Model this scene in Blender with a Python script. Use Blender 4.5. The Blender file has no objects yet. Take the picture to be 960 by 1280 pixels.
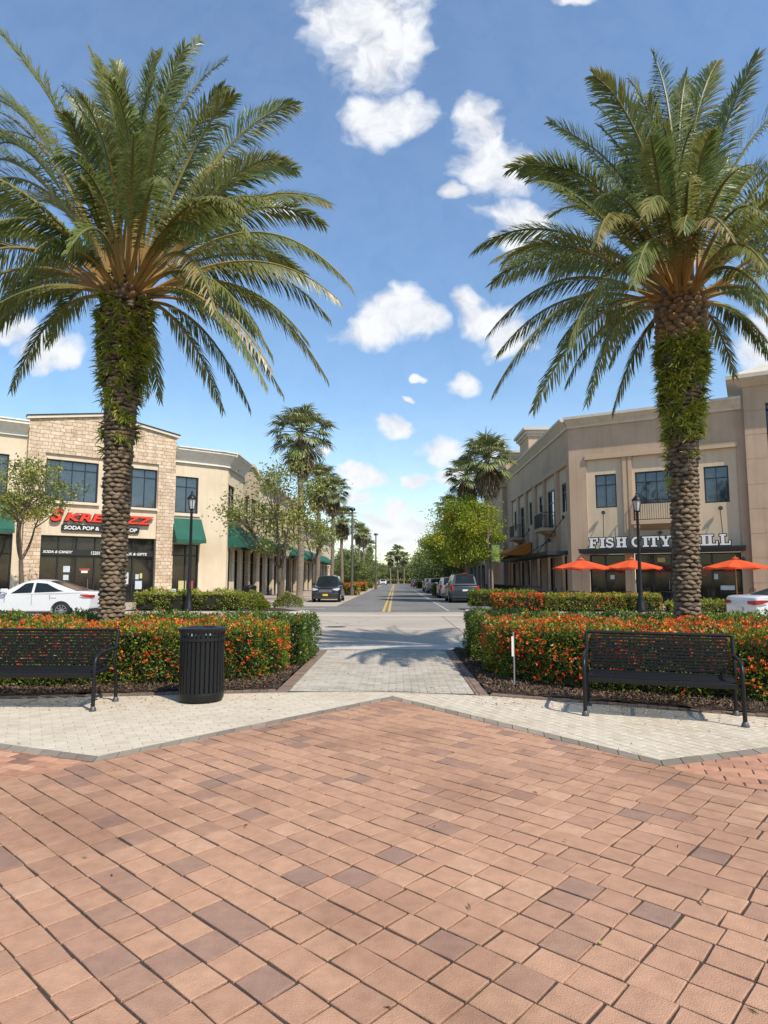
import bpy, math, random
import numpy as np
from mathutils import Vector, Matrix, Euler
rad = math.radians
random.seed(7); rng = np.random.default_rng(7)
SC = bpy.context.scene
COL = SC.collection

# ------------------------------------------------------------------ camera, sky, sun, exposure
FPX, HC, PITCH, YAW = 800.0, 1.5, math.atan(84/800), math.atan(14/800)
cd = bpy.data.cameras.new('camera'); cam = bpy.data.objects.new('camera', cd); COL.objects.link(cam)
cam.location = (0, 0, HC); cam.rotation_euler = (math.pi/2 + PITCH, 0, YAW)
cd.sensor_fit = 'VERTICAL'; cd.sensor_height = 36; cd.lens = 36*FPX/1280
cd.clip_start = 0.05; cd.clip_end = 6000
SC.camera = cam

def ray(x, y):
    u = (x-480)/FPX; v = (y-640)/FPX
    F = math.cos(PITCH)+v*math.sin(PITCH); U = math.sin(PITCH)-v*math.cos(PITCH)
    c, s = math.cos(YAW), math.sin(YAW)
    return Vector((u*c-F*s, u*s+F*c, U))
def at(x, y, Y):
    r = ray(x, y); t = Y/r.y
    return Vector((r.x*t, Y, HC+r.z*t))

EXPO = 0.34
SUN_EL, SUN_H = rad(50), Vector((0.66, -0.75)).normalized()
sd = Vector((SUN_H.x*math.cos(SUN_EL), SUN_H.y*math.cos(SUN_EL), math.sin(SUN_EL)))
sl = bpy.data.lights.new('sun', 'SUN'); so = bpy.data.objects.new('sun', sl); COL.objects.link(so)
sl.energy = 4.3; sl.angle = rad(0.6); sl.color = (1.0, 0.92, 0.79)
so.rotation_euler = (-sd).to_track_quat('-Z', 'Y').to_euler(); so.location = (20, -20, 40)
SC.view_settings.view_transform = 'Standard'; SC.view_settings.look = 'None'
SC.view_settings.exposure = EXPO; SC.view_settings.gamma = 1.0; SC.view_settings.use_curve_mapping = False

W = bpy.data.worlds.new('World'); SC.world = W; W.use_nodes = True
nt = W.node_tree; nt.nodes.clear()
def NN(nt, t, **k):
    n = nt.nodes.new(t)
    for a, b in k.items(): setattr(n, a, b)
    return n
def lk(nt, a, b): nt.links.new(a, b)
def mth(nt, op, a, b=None, c=None, clamp=False):
    n = NN(nt, 'ShaderNodeMath', operation=op, use_clamp=clamp)
    for i, v in enumerate((a, b, c)):
        if v is None: continue
        if isinstance(v, (int, float)): n.inputs[i].default_value = v
        else: lk(nt, v, n.inputs[i])
    return n.outputs[0]
def vm(nt, op, a, b=None):
    n = NN(nt, 'ShaderNodeVectorMath', operation=op)
    for i, v in enumerate((a, b)):
        if v is None: continue
        if isinstance(v, (tuple, list)): n.inputs[i].default_value = v
        else: lk(nt, v, n.inputs[i])
    return n.outputs['Value'] if op in ('DOT_PRODUCT', 'LENGTH') else n.outputs[0]
def build_world():
    out = NN(nt, 'ShaderNodeOutputWorld')
    sky = NN(nt, 'ShaderNodeTexSky', sky_type='NISHITA', sun_disc=False)
    sky.sun_elevation = SUN_EL; sky.sun_rotation = math.atan2(SUN_H.x, SUN_H.y)
    sky.air_density = 1.15; sky.dust_density = 0.35; sky.ozone_density = 1.4; sky.altitude = 0
    bg = NN(nt, 'ShaderNodeBackground'); bg.inputs[1].default_value = 0.15
    hs = NN(nt, 'ShaderNodeHueSaturation'); hs.inputs['Saturation'].default_value = 1.27
    lk(nt, sky.outputs[0], hs.inputs['Color']); lk(nt, hs.outputs[0], bg.inputs[0])
    tc = NN(nt, 'ShaderNodeTexCoord'); sep = NN(nt, 'ShaderNodeSeparateXYZ'); lk(nt, tc.outputs['Generated'], sep.inputs[0])
    yy = mth(nt, 'MAXIMUM', sep.outputs[1], 0.05)
    u = mth(nt, 'DIVIDE', sep.outputs[0], yy); v = mth(nt, 'DIVIDE', sep.outputs[2], yy)
    cb = NN(nt, 'ShaderNodeCombineXYZ'); lk(nt, u, cb.inputs[0]); lk(nt, v, cb.inputs[1])
    def noise(scale, det, vec, rough=.55):
        n = NN(nt, 'ShaderNodeTexNoise'); n.inputs['Scale'].default_value = scale; n.inputs['Detail'].default_value = det
        n.inputs['Roughness'].default_value = rough; lk(nt, vec, n.inputs['Vector']); return n
    w1 = noise(9, 3, cb.outputs[0]); w = vm(nt, 'SUBTRACT', w1.outputs['Color'], (.5, .5, .5))
    w = vm(nt, 'MULTIPLY', w, (.12, .09, 0)); pos = vm(nt, 'ADD', cb.outputs[0], w)
    blobs = [(455,22,70,42),(468,72,56,40),(400,30,18,20),(515,60,30,32),(492,152,50,30),(470,145,28,20),(594,150,26,26),(602,185,26,24),(618,212,46,34),(578,248,16,13),(655,205,20,16),
             (655,272,42,20),(640,300,26,12),(497,392,40,30),(470,412,46,18),(525,402,24,26),(582,378,22,22),(606,398,40,24),(580,476,23,17),(491,538,22,13),
             (548,560,28,14),(522,600,15,10),(562,592,24,12),(612,560,24,18),(455,596,32,17),(432,588,18,12),(446,628,16,12),(495,640,20,12),(475,652,40,8),(520,658,30,7),(490,672,50,6),(455,668,24,6),
             (60,432,46,26),(18,405,26,20),(92,440,20,14),(945,440,26,28),(962,412,18,14),(340,262,26,12),(512,500,8,4),(715,2,24,7),(530,470,9,5),
             (400,560,10,6),(640,420,20,24),(1060,300,60,40),(-90,200,70,50),(1150,520,70,40),(-160,560,80,30)]
    cur = None
    for (x, y, rx, ry) in blobs:
        c = ray(x, y); a = ray(x+rx, y); b = ray(x, y-ry)
        cx, cy = c.x/c.y, c.z/c.y; sx = abs(a.x/a.y-cx); sy = abs(b.z/b.y-cy)
        d = vm(nt, 'MULTIPLY', vm(nt, 'SUBTRACT', pos, (cx, cy, 0)), (1/sx, 1/sy, 0))
        q = vm(nt, 'DOT_PRODUCT', d, d); m = mth(nt, 'SUBTRACT', 1.0, q)
        cur = m if cur is None else mth(nt, 'SMOOTH_MAX', cur, m, .35)
    n2 = noise(17, 9, pos, .60); nn = mth(nt, 'MULTIPLY', mth(nt, 'SUBTRACT', n2.outputs[0], .5), 3.0)
    dens = mth(nt, 'ADD', mth(nt, 'MAXIMUM', cur, -2.0), nn)
    mr = NN(nt, 'ShaderNodeMapRange', interpolation_type='SMOOTHSTEP'); lk(nt, dens, mr.inputs[0])
    mr.inputs[1].default_value = -1.05; mr.inputs[2].default_value = 1.05
    fr = mth(nt, 'GREATER_THAN', sep.outputs[1], 0.06)
    # a thin veil near the horizon
    hz = NN(nt, 'ShaderNodeMapRange'); lk(nt, v, hz.inputs[0]); hz.inputs[1].default_value = .30; hz.inputs[2].default_value = 0.0
    hz.inputs[3].default_value = 0; hz.inputs[4].default_value = .42
    n3 = noise(3, 4, cb.outputs[0]); veil = mth(nt, 'MULTIPLY', hz.outputs[0], n3.outputs[0], clamp=True)
    fac = mth(nt, 'MULTIPLY', mth(nt, 'MAXIMUM', mr.outputs[0], mth(nt, 'ADD', veil, .12)), fr)
    sh = NN(nt, 'ShaderNodeMapRange'); lk(nt, n2.outputs[0], sh.inputs[0])
    sh.inputs[1].default_value = .3; sh.inputs[2].default_value = .58; sh.inputs[3].default_value = .66; sh.inputs[4].default_value = .86
    cl = NN(nt, 'ShaderNodeBackground'); cl.inputs[0].default_value = (.89, .91, .95, 1); lk(nt, sh.outputs[0], cl.inputs[1])
    mx = NN(nt, 'ShaderNodeMixShader'); lk(nt, fac, mx.inputs[0]); lk(nt, bg.outputs[0], mx.inputs[1]); lk(nt, cl.outputs[0], mx.inputs[2])
    lk(nt, mx.outputs[0], out.inputs[0])
build_world()

# ------------------------------------------------------------------ materials
MATS = {}
def mat(name, c1, c2=None, scale=3, rough=.7, metal=0, bump=0, bscale=None, attr=False, cols=None, transl=0, spec=.5,
        brick=None, stretch=(1, 1, 1), det=5, coat=0, big=None, streak=0, crack=None, wobble=0):
    if name in MATS: return MATS[name]
    m = bpy.data.materials.new(name); m.use_nodes = True; t = m.node_tree; t.nodes.clear()
    out = NN(t, 'ShaderNodeOutputMaterial'); p = NN(t, 'ShaderNodeBsdfPrincipled')
    p.inputs['Roughness'].default_value = rough; p.inputs['Metallic'].default_value = metal
    p.inputs['Specular IOR Level'].default_value = spec; p.inputs['Coat Weight'].default_value = coat
    tc = NN(t, 'ShaderNodeTexCoord'); mp = NN(t, 'ShaderNodeMapping'); mp.inputs['Scale'].default_value = stretch
    lk(t, tc.outputs['Object'], mp.inputs[0])
    c2 = c2 or tuple(x*.8 for x in c1)
    nz = NN(t, 'ShaderNodeTexNoise'); nz.inputs['Scale'].default_value = scale; nz.inputs['Detail'].default_value = det
    nz.inputs['Roughness'].default_value = .65; lk(t, mp.outputs[0], nz.inputs['Vector'])
    rp = NN(t, 'ShaderNodeMapRange'); lk(t, nz.outputs[0], rp.inputs[0]); rp.inputs[1].default_value = .32; rp.inputs[2].default_value = .68
    mx = NN(t, 'ShaderNodeMix', data_type='RGBA'); lk(t, rp.outputs[0], mx.inputs[0])
    mx.inputs[6].default_value = (*c1, 1); mx.inputs[7].default_value = (*c2, 1)
    col = mx.outputs[2]; bh = None
    if attr:
        at_ = NN(t, 'ShaderNodeAttribute', attribute_name='rnd'); cr = NN(t, 'ShaderNodeValToRGB')
        lk(t, at_.outputs['Fac'], cr.inputs[0]); e = cr.color_ramp.elements
        while len(e) < len(cols): e.new(.5)
        for i, (pp, cc) in enumerate(cols): e[i].position = pp; e[i].color = (*cc, 1)
        ml = NN(t, 'ShaderNodeMix', data_type='RGBA', blend_type='MULTIPLY'); ml.inputs[0].default_value = 1
        lk(t, cr.outputs[0], ml.inputs[6]); lk(t, col, ml.inputs[7]); col = ml.outputs[2]
    if brick:
        sx = NN(t, 'ShaderNodeSeparateXYZ'); lk(t, tc.outputs['Object'], sx.inputs[0])
        cb = NN(t, 'ShaderNodeCombineXYZ'); lk(t, mth(t, 'ADD', sx.outputs[0], sx.outputs[1]), cb.inputs[0]); lk(t, sx.outputs[2], cb.inputs[1])
        wn = NN(t, 'ShaderNodeTexNoise'); wn.inputs['Scale'].default_value = 2.2; lk(t, cb.outputs[0], wn.inputs['Vector'])
        wv = vm(t, 'MULTIPLY', vm(t, 'SUBTRACT', wn.outputs['Color'], (.5, .5, .5)), (brick.get('warp', 0), brick.get('warp', 0)*.6, 0))
        vec = vm(t, 'ADD', cb.outputs[0], wv)
        bt = NN(t, 'ShaderNodeTexBrick'); lk(t, vec, bt.inputs['Vector']); bt.offset_frequency = 2; bt.squash_frequency = brick.get('sqf', 3); bt.squash = brick.get('sq', .6)
        bt.inputs['Scale'].default_value = 1; bt.inputs['Brick Width'].default_value = brick['w']; bt.inputs['Row Height'].default_value = brick['h']
        bt.inputs['Mortar Size'].default_value = brick.get('m', .012); bt.inputs['Mortar Smooth'].default_value = .3; bt.inputs['Bias'].default_value = 0
        bt.inputs['Color1'].default_value = (*brick['c1'], 1); bt.inputs['Color2'].default_value = (*brick['c2'], 1); bt.inputs['Mortar'].default_value = (*brick['cm'], 1)
        ml = NN(t, 'ShaderNodeMix', data_type='RGBA', blend_type='MULTIPLY'); ml.inputs[0].default_value = 1
        lk(t, bt.outputs[0], ml.inputs[6]); lk(t, col, ml.inputs[7]); col = ml.outputs[2]; bh = bt.outputs[1]
    if big:   # broad stains / wear
        b2 = NN(t, 'ShaderNodeTexNoise'); b2.inputs['Scale'].default_value = big[0]; b2.inputs['Detail'].default_value = 6; lk(t, tc.outputs['Object'], b2.inputs['Vector'])
        r2 = NN(t, 'ShaderNodeMapRange'); lk(t, b2.outputs[0], r2.inputs[0]); r2.inputs[1].default_value = .48; r2.inputs[2].default_value = .72
        ml = NN(t, 'ShaderNodeMix', data_type='RGBA', blend_type='MULTIPLY'); lk(t, r2.outputs[0], ml.inputs[0])
        lk(t, col, ml.inputs[6]); ml.inputs[7].default_value = (*big[1], 1); col = ml.outputs[2]
    if streak:   # rain streaks running down the wall
        m2 = NN(t, 'ShaderNodeMapping'); m2.inputs['Scale'].default_value = (4.5, 4.5, .22); lk(t, tc.outputs['Object'], m2.inputs[0])
        b3 = NN(t, 'ShaderNodeTexNoise'); b3.inputs['Scale'].default_value = 1; b3.inputs['Detail'].default_value = 5; lk(t, m2.outputs[0], b3.inputs['Vector'])
        r3 = NN(t, 'ShaderNodeMapRange'); lk(t, b3.outputs[0], r3.inputs[0]); r3.inputs[1].default_value = .5; r3.inputs[2].default_value = .78; r3.inputs[4].default_value = streak
        ml = NN(t, 'ShaderNodeMix', data_type='RGBA', blend_type='MULTIPLY'); lk(t, r3.outputs[0], ml.inputs[0]); lk(t, col, ml.inputs[6]); ml.inputs[7].default_value = (.62, .57, .52, 1); col = ml.outputs[2]
    if crack:
        wn = NN(t, 'ShaderNodeTexNoise'); wn.inputs['Scale'].default_value = 1.3; wn.inputs['Detail'].default_value = 6; lk(t, tc.outputs['Object'], wn.inputs['Vector'])
        vv = vm(t, 'ADD', tc.outputs['Object'], vm(t, 'MULTIPLY', vm(t, 'SUBTRACT', wn.outputs['Color'], (.5, .5, .5)), (1.1, 1.1, 0)))
        vo = NN(t, 'ShaderNodeTexVoronoi', feature='DISTANCE_TO_EDGE'); vo.inputs['Scale'].default_value = crack[0]; lk(t, vv, vo.inputs['Vector'])
        r4 = NN(t, 'ShaderNodeMapRange'); lk(t, vo.outputs['Distance'], r4.inputs[0]); r4.inputs[1].default_value = 0; r4.inputs[2].default_value = crack[1]; r4.inputs[3].default_value = .75; r4.inputs[4].default_value = 0
        ml = NN(t, 'ShaderNodeMix', data_type='RGBA', blend_type='MULTIPLY'); lk(t, r4.outputs[0], ml.inputs[0]); lk(t, col, ml.inputs[6]); ml.inputs[7].default_value = (.45, .43, .41, 1); col = ml.outputs[2]
    lk(t, col, p.inputs['Base Color'])
    if wobble:
        bn = NN(t, 'ShaderNodeTexNoise'); bn.inputs['Scale'].default_value = 1.1; bn.inputs['Detail'].default_value = 2; lk(t, tc.outputs['Object'], bn.inputs['Vector'])
        b = NN(t, 'ShaderNodeBump'); b.inputs['Strength'].default_value = wobble; b.inputs['Distance'].default_value = .05; lk(t, bn.outputs[0], b.inputs['Height']); lk(t, b.outputs[0], p.inputs['Normal'])
    if bump:
        bn = NN(t, 'ShaderNodeTexNoise'); bn.inputs['Scale'].default_value = bscale or scale*6; bn.inputs['Detail'].default_value = 6; lk(t, mp.outputs[0], bn.inputs['Vector'])
        h = bn.outputs[0]
        if bh is not None: h = mth(t, 'SUBTRACT', h, mth(t, 'MULTIPLY', bh, 1.5))
        b = NN(t, 'ShaderNodeBump'); b.inputs['Strength'].default_value = bump; b.inputs['Distance'].default_value = .02
        lk(t, h, b.inputs['Height']); lk(t, b.outputs[0], p.inputs['Normal'])
        rr = NN(t, 'ShaderNodeMapRange'); lk(t, bn.outputs[0], rr.inputs[0]); rr.inputs[3].default_value = max(.05, rough-.12); rr.inputs[4].default_value = min(1, rough+.12); lk(t, rr.outputs[0], p.inputs['Roughness'])
    sh = p.outputs[0]
    if transl:
        tr = NN(t, 'ShaderNodeBsdfTranslucent'); lk(t, col, tr.inputs[0]); ms = NN(t, 'ShaderNodeMixShader'); ms.inputs[0].default_value = transl
        lk(t, sh, ms.inputs[1]); lk(t, tr.outputs[0], ms.inputs[2]); sh = ms.outputs[0]
    lk(t, sh, out.inputs[0]); MATS[name] = m; return m

W1 = (1, 1, 1); W8 = (.82, .8, .78)
M = {}
M['paver'] = mat('red_paver', (1, 1, 1), (.78, .76, .74), 11, .82, bump=.45, bscale=160, attr=True, cols=[(0, (.32, .195, .14)), (.18, (.39, .222, .148)), (.36, (.46, .255, .158)), (.7, (.515, .292, .178)), (1, (.555, .33, .208))], big=(.6, (.64, .59, .55)), crack=None)
M['paver_field'] = mat('red_paver_side', (1, 1, 1), (.74, .72, .7), 9, .82, bump=.35, bscale=160, attr=True, cols=[(0, (.27, .15, .10)), (.2, (.44, .22, .135)), (.8, (.58, .30, .18)), (1, (.62, .35, .22))], big=(.7, (.75, .7, .68)))
M['grey_paver'] = mat('border_paver', W1, W8, 8, .85, bump=.3, bscale=120, attr=True, cols=[(0, (.20, .165, .125)), (1, (.31, .26, .20))])
M['brown_paver'] = mat('brown_edge_paver', W1, W8, 8, .85, bump=.3, bscale=120, attr=True, cols=[(0, (.15, .105, .08)), (1, (.26, .18, .135))])
M['white_paver'] = mat('cream_paver', W1, (.86, .85, .84), 7, .8, bump=.25, bscale=140, attr=True, cols=[(0, (.52, .445, .335)), (.5, (.575, .495, .38)), (1, (.61, .53, .415))], big=(.8, (.86, .84, .80)))
M['walk_paver'] = mat('grey_walk_paver', W1, (.8, .79, .78), 7, .85, bump=.25, bscale=140, attr=True, cols=[(0, (.36, .325, .27)), (.5, (.46, .41, .335)), (1, (.53, .475, .395))], big=(.8, (.8, .78, .76)))
M['joint'] = mat('joint_sand', (.075, .05, .034), (.03, .022, .016), 30, .95, bump=.4)
M['joint_pale'] = mat('pale_joint_sand', (.32, .27, .21), (.20, .17, .13), 30, .95)
M['mulch'] = mat('mulch', (.065, .038, .022), (.018, .011, .008), 30, .95, bump=1, bscale=60)
M['ground'] = mat('dry_grass_ground', (.09, .11, .04), (.14, .13, .07), .6, .95, bump=.3)
M['sidewalk'] = mat('sidewalk_concrete', (.42, .335, .265), (.34, .27, .215), .9, .85, bump=.2, bscale=60, big=(.3, (.8, .78, .75)))
M['crossing'] = mat('crossing_concrete', (.43, .365, .29), (.35, .30, .24), .35, .85, bump=.2, bscale=80, stretch=(.4, 1.2, 1), big=(.22, (.74, .72, .70)), crack=(.19, .006))
M['strip'] = mat('pale_concrete', (.52, .46, .385), (.45, .395, .33), 1.5, .85, bump=.15, bscale=80)
M['asphalt'] = mat('asphalt', (.185, .175, .165), (.145, .138, .13), .5, .88, bump=.35, bscale=120, stretch=(2, .25, 1), big=(.25, (.72, .72, .72)), crack=(.16, .005))
M['kerb'] = mat('kerb_concrete', (.55, .49, .41), (.43, .38, .32), 3, .85, bump=.2)
M['line_white'] = mat('road_paint_white', (.50, .49, .46), (.32, .31, .29), 8, .7)
M['line_yellow'] = mat('road_paint_yellow', (.58, .38, .06), (.40, .28, .07), 5, .7)
M['black_metal'] = mat('black_powder_coat', (.008, .0085, .010), (.012, .012, .012), 30, .42, bump=.06, bscale=90, spec=.3)
M['grey_metal'] = mat('grey_cast_foot', (.12, .12, .12), (.06, .06, .06), 20, .5, metal=.4)
M['pole_metal'] = mat('weathered_pole', (.16, .15, .13), (.10, .095, .085), 10, .5, metal=.3)
M['galv'] = mat('galvanised', (.42, .43, .43), (.3, .3, .3), 10, .45, metal=.6)
M['glass'] = mat('dark_window_glass', (.035, .05, .068), (.02, .03, .042), .7, .05, spec=1.0, coat=.4, wobble=.35)
M['shopglass'] = mat('shop_glass', (.010, .010, .012), (.028, .024, .021), 2.2, .07, spec=.45)
M['lampglass'] = mat('lamp_glass', (.55, .55, .52), (.4, .4, .38), 5, .25)
M['frame'] = mat('dark_window_frame', (.012, .013, .016), None, 5, .4)
M['stone'] = mat('tan_ledgestone', W1, (.68, .64, .60), 2.6, .9, bump=.9, bscale=22, brick=dict(w=.58, h=.215, m=.012, sq=.5, sqf=2, warp=.26, c1=(.60, .45, .31), c2=(.76, .62, .46), cm=(.38, .28, .19)))
M['stone2'] = mat('cream_block', W1, (.85, .83, .8), 2, .9, bump=.7, bscale=22, brick=dict(w=.6, h=.24, m=.012, sq=.6, warp=.05, c1=(.52, .40, .26), c2=(.62, .50, .35), cm=(.33, .26, .18)))
M['cream'] = mat('cream_stucco', (.66, .55, .40), (.60, .495, .355), .8, .9, bump=.25, bscale=70, big=(.35, (.86, .84, .80)), streak=.3)
M['cream_light'] = mat('pale_cream_trim', (.66, .57, .43), (.6, .52, .39), 2, .85, bump=.1)
M['grey_trim'] = mat('grey_cornice', (.76, .72, .64), (.69, .65, .57), 2, .85, streak=.4)
M['white_trim'] = mat('white_trim', (.74, .70, .62), (.66, .62, .55), 2, .8)
M['taupe'] = mat('taupe_stucco', (.49, .35, .24), (.43, .305, .205), .7, .92, bump=.3, bscale=60, big=(.3, (.86, .83, .80)), streak=.35)
M['taupe_panel'] = mat('sand_stucco', (.60, .475, .325), (.55, .43, .29), .9, .92, bump=.25, bscale=60, streak=.3)
M['taupe_trim'] = mat('taupe_trim', (.50, .36, .235), (.45, .32, .21), 1.5, .9)
M['cornice'] = mat('pale_cornice', (.56, .50, .41), (.49, .43, .35), 1.5, .85, streak=.4)
M['green_awning'] = mat('green_canvas', (.006, .075, .048), (.009, .10, .066), 1.6, .8, bump=.1)
M['orange_awning'] = mat('orange_canvas', (.62, .20, .02), (.5, .15, .015), 2, .8)
M['umbrella'] = mat('orange_umbrella_canvas', (.78, .105, .02), (.68, .085, .018), 2, .75, transl=.25)
M['red_sign'] = mat('red_sign_face', (.80, .045, .015), (.72, .035, .012), 4, .4)
M['white_sign'] = mat('white_sign_face', (.74, .74, .72), None, 4, .4)
M['black_sign'] = mat('black_sign_back', (.012, .012, .012), None, 4, .5)
M['paper'] = mat('poster_paper', (.55, .60, .62), (.35, .42, .46), 9, .7)
M['poster_red'] = mat('poster_red', (.45, .06, .05), (.25, .04, .04), 9, .6)
M['poster_yel'] = mat('poster_yellow', (.55, .45, .12), (.4, .42, .3), 9, .6)
M['roof'] = mat('roof_membrane', (.3, .29, .28), None, 1, .9)
M['wood_pole'] = mat('wooden_pole', (.42, .27, .12), (.3, .19, .08), 8, .6, stretch=(1, 1, .1))
M['bark'] = mat('grey_bark', (.15, .115, .08), (.075, .058, .042), 9, .9, bump=.8, bscale=30, stretch=(1, 1, .3))
M['palmbark'] = mat('fan_palm_bark', (.25, .20, .15), (.14, .11, .085), 3, .9, bump=.8, bscale=10, stretch=(.5, .5, 7))
M['boss'] = mat('date_palm_bosses', W1, (.48, .44, .40), 16, .9, bump=.8, bscale=50, attr=True, cols=[(0, (.13, .095, .062)), (.5, (.23, .165, .105)), (.8, (.31, .225, .145)), (1, (.36, .20, .085))])
M['trunkcore'] = mat('date_palm_core', (.05, .036, .024), (.025, .018, .013), 14, .95, bump=1)
M['petiole'] = mat('frond_stalk', W1, (.8, .75, .7), 6, .55, attr=True, cols=[(0, (.36, .20, .06)), (.45, (.28, .22, .06)), (1, (.12, .15, .045))])
M['frond'] = mat('date_frond', W1, (.75, .78, .75), 1.5, .38, spec=.55, transl=.42, attr=True, cols=[(0, (.12, .165, .045)), (.45, (.21, .245, .065)), (.72, (.31, .30, .085)), (.88, (.28, .21, .06)), (1, (.52, .40, .20))])
M['fern'] = mat('trunk_fern', W1, (.75, .8, .7), 4, .5, transl=.3, attr=True, cols=[(0, (.08, .11, .014)), (.5, (.24, .28, .025)), (1, (.50, .46, .06))])
M['fanleaf'] = mat('fan_leaf', W1, (.8, .8, .8), 1.5, .42, spec=.6, transl=.2, attr=True, cols=[(0, (.09, .12, .035)), (.5, (.19, .23, .07)), (.85, (.33, .34, .12)), (1, (.44, .40, .18))])
M['deadleaf'] = mat('dead_fan_leaf', W1, (.7, .7, .7), 3, .9, attr=True, cols=[(0, (.12, .085, .05)), (1, (.30, .22, .14))])
M['hedge'] = mat('hedge_leaf', W1, (.7, .75, .7), 3, .42, spec=.5, transl=.25, attr=True, cols=[(0, (.030, .055, .009)), (.45, (.09, .145, .016)), (.8, (.22, .27, .022)), (1, (.46, .38, .03))])
M['hedge_yel'] = mat('golden_hedge_leaf', W1, (.75, .78, .7), 3, .5, transl=.25, attr=True, cols=[(0, (.07, .10, .01)), (.4, (.21, .24, .02)), (.8, (.42, .42, .035)), (1, (.58, .50, .05))])
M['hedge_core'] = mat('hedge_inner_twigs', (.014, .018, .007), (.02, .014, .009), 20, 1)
M['flower'] = mat('ixora_petal', W1, (.85, .8, .8), 6, .55, transl=.25, attr=True, cols=[(0, (.62, .035, .025)), (.35, (.82, .10, .025)), (.7, (.88, .24, .03)), (1, (.88, .48, .05))])
M['leaf_olive'] = mat('olive_tree_leaf', W1, (.75, .8, .7), 1.5, .5, transl=.3, attr=True, cols=[(0, (.10, .12, .025)), (.5, (.26, .28, .055)), (.9, (.46, .43, .08)), (1, (.60, .40, .06))])
M['leaf_bright'] = mat('bright_tree_leaf', W1, (.75, .8, .7), 1.5, .5, transl=.42, attr=True, cols=[(0, (.13, .18, .02)), (.45, (.32, .38, .03)), (.88, (.52, .52, .045)), (1, (.55, .32, .04))])
M['leaf_far'] = mat('distant_tree_leaf', W1, (.75, .8, .7), .6, .6, transl=.25, attr=True, cols=[(0, (.08, .11, .03)), (.6, (.19, .23, .06)), (1, (.33, .35, .10))])
M['car_white'] = mat('white_car_paint', (.66, .66, .67), (.64, .64, .65), 2, .28, coat=.7)
M['car_black'] = mat('black_car_paint', (.012, .013, .016), (.015, .016, .019), 2, .22, coat=.8)
M['car_slate'] = mat('slate_car_paint', (.022, .030, .042), (.026, .034, .046), 2, .3, coat=.4)
M['car_silver'] = mat('silver_car_paint', (.30, .31, .33), (.26, .27, .29), 2, .3, metal=.4, coat=.5)
M['car_red'] = mat('red_car_paint', (.35, .025, .02), None, 2, .3, coat=.6)
M['car_blue'] = mat('blue_car_paint', (.03, .06, .18), None, 2, .3, coat=.6)
M['carglass'] = mat('car_glass', (.018, .024, .026), (.01, .013, .014), 1, .12, spec=.22)
M['tyre'] = mat('tyre_rubber', (.018, .018, .018), None, 20, .85)
M['rim'] = mat('alloy_rim', (.42, .42, .43), (.3, .3, .31), 8, .35, metal=.8)
M['headlight'] = mat('headlight_lens', (.62, .64, .66), (.45, .46, .48), 12, .15, spec=.9)
M['taillight'] = mat('taillight_lens', (.42, .012, .012), (.3, .01, .01), 8, .2, spec=.8)
M['plate'] = mat('number_plate_yellow', (.75, .50, .04), None, 8, .5)
M['plastic'] = mat('black_plastic', (.02, .02, .021), None, 8, .6)
M['liner'] = mat('bin_liner', (.03, .03, .032), None, 8, .6)

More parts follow.
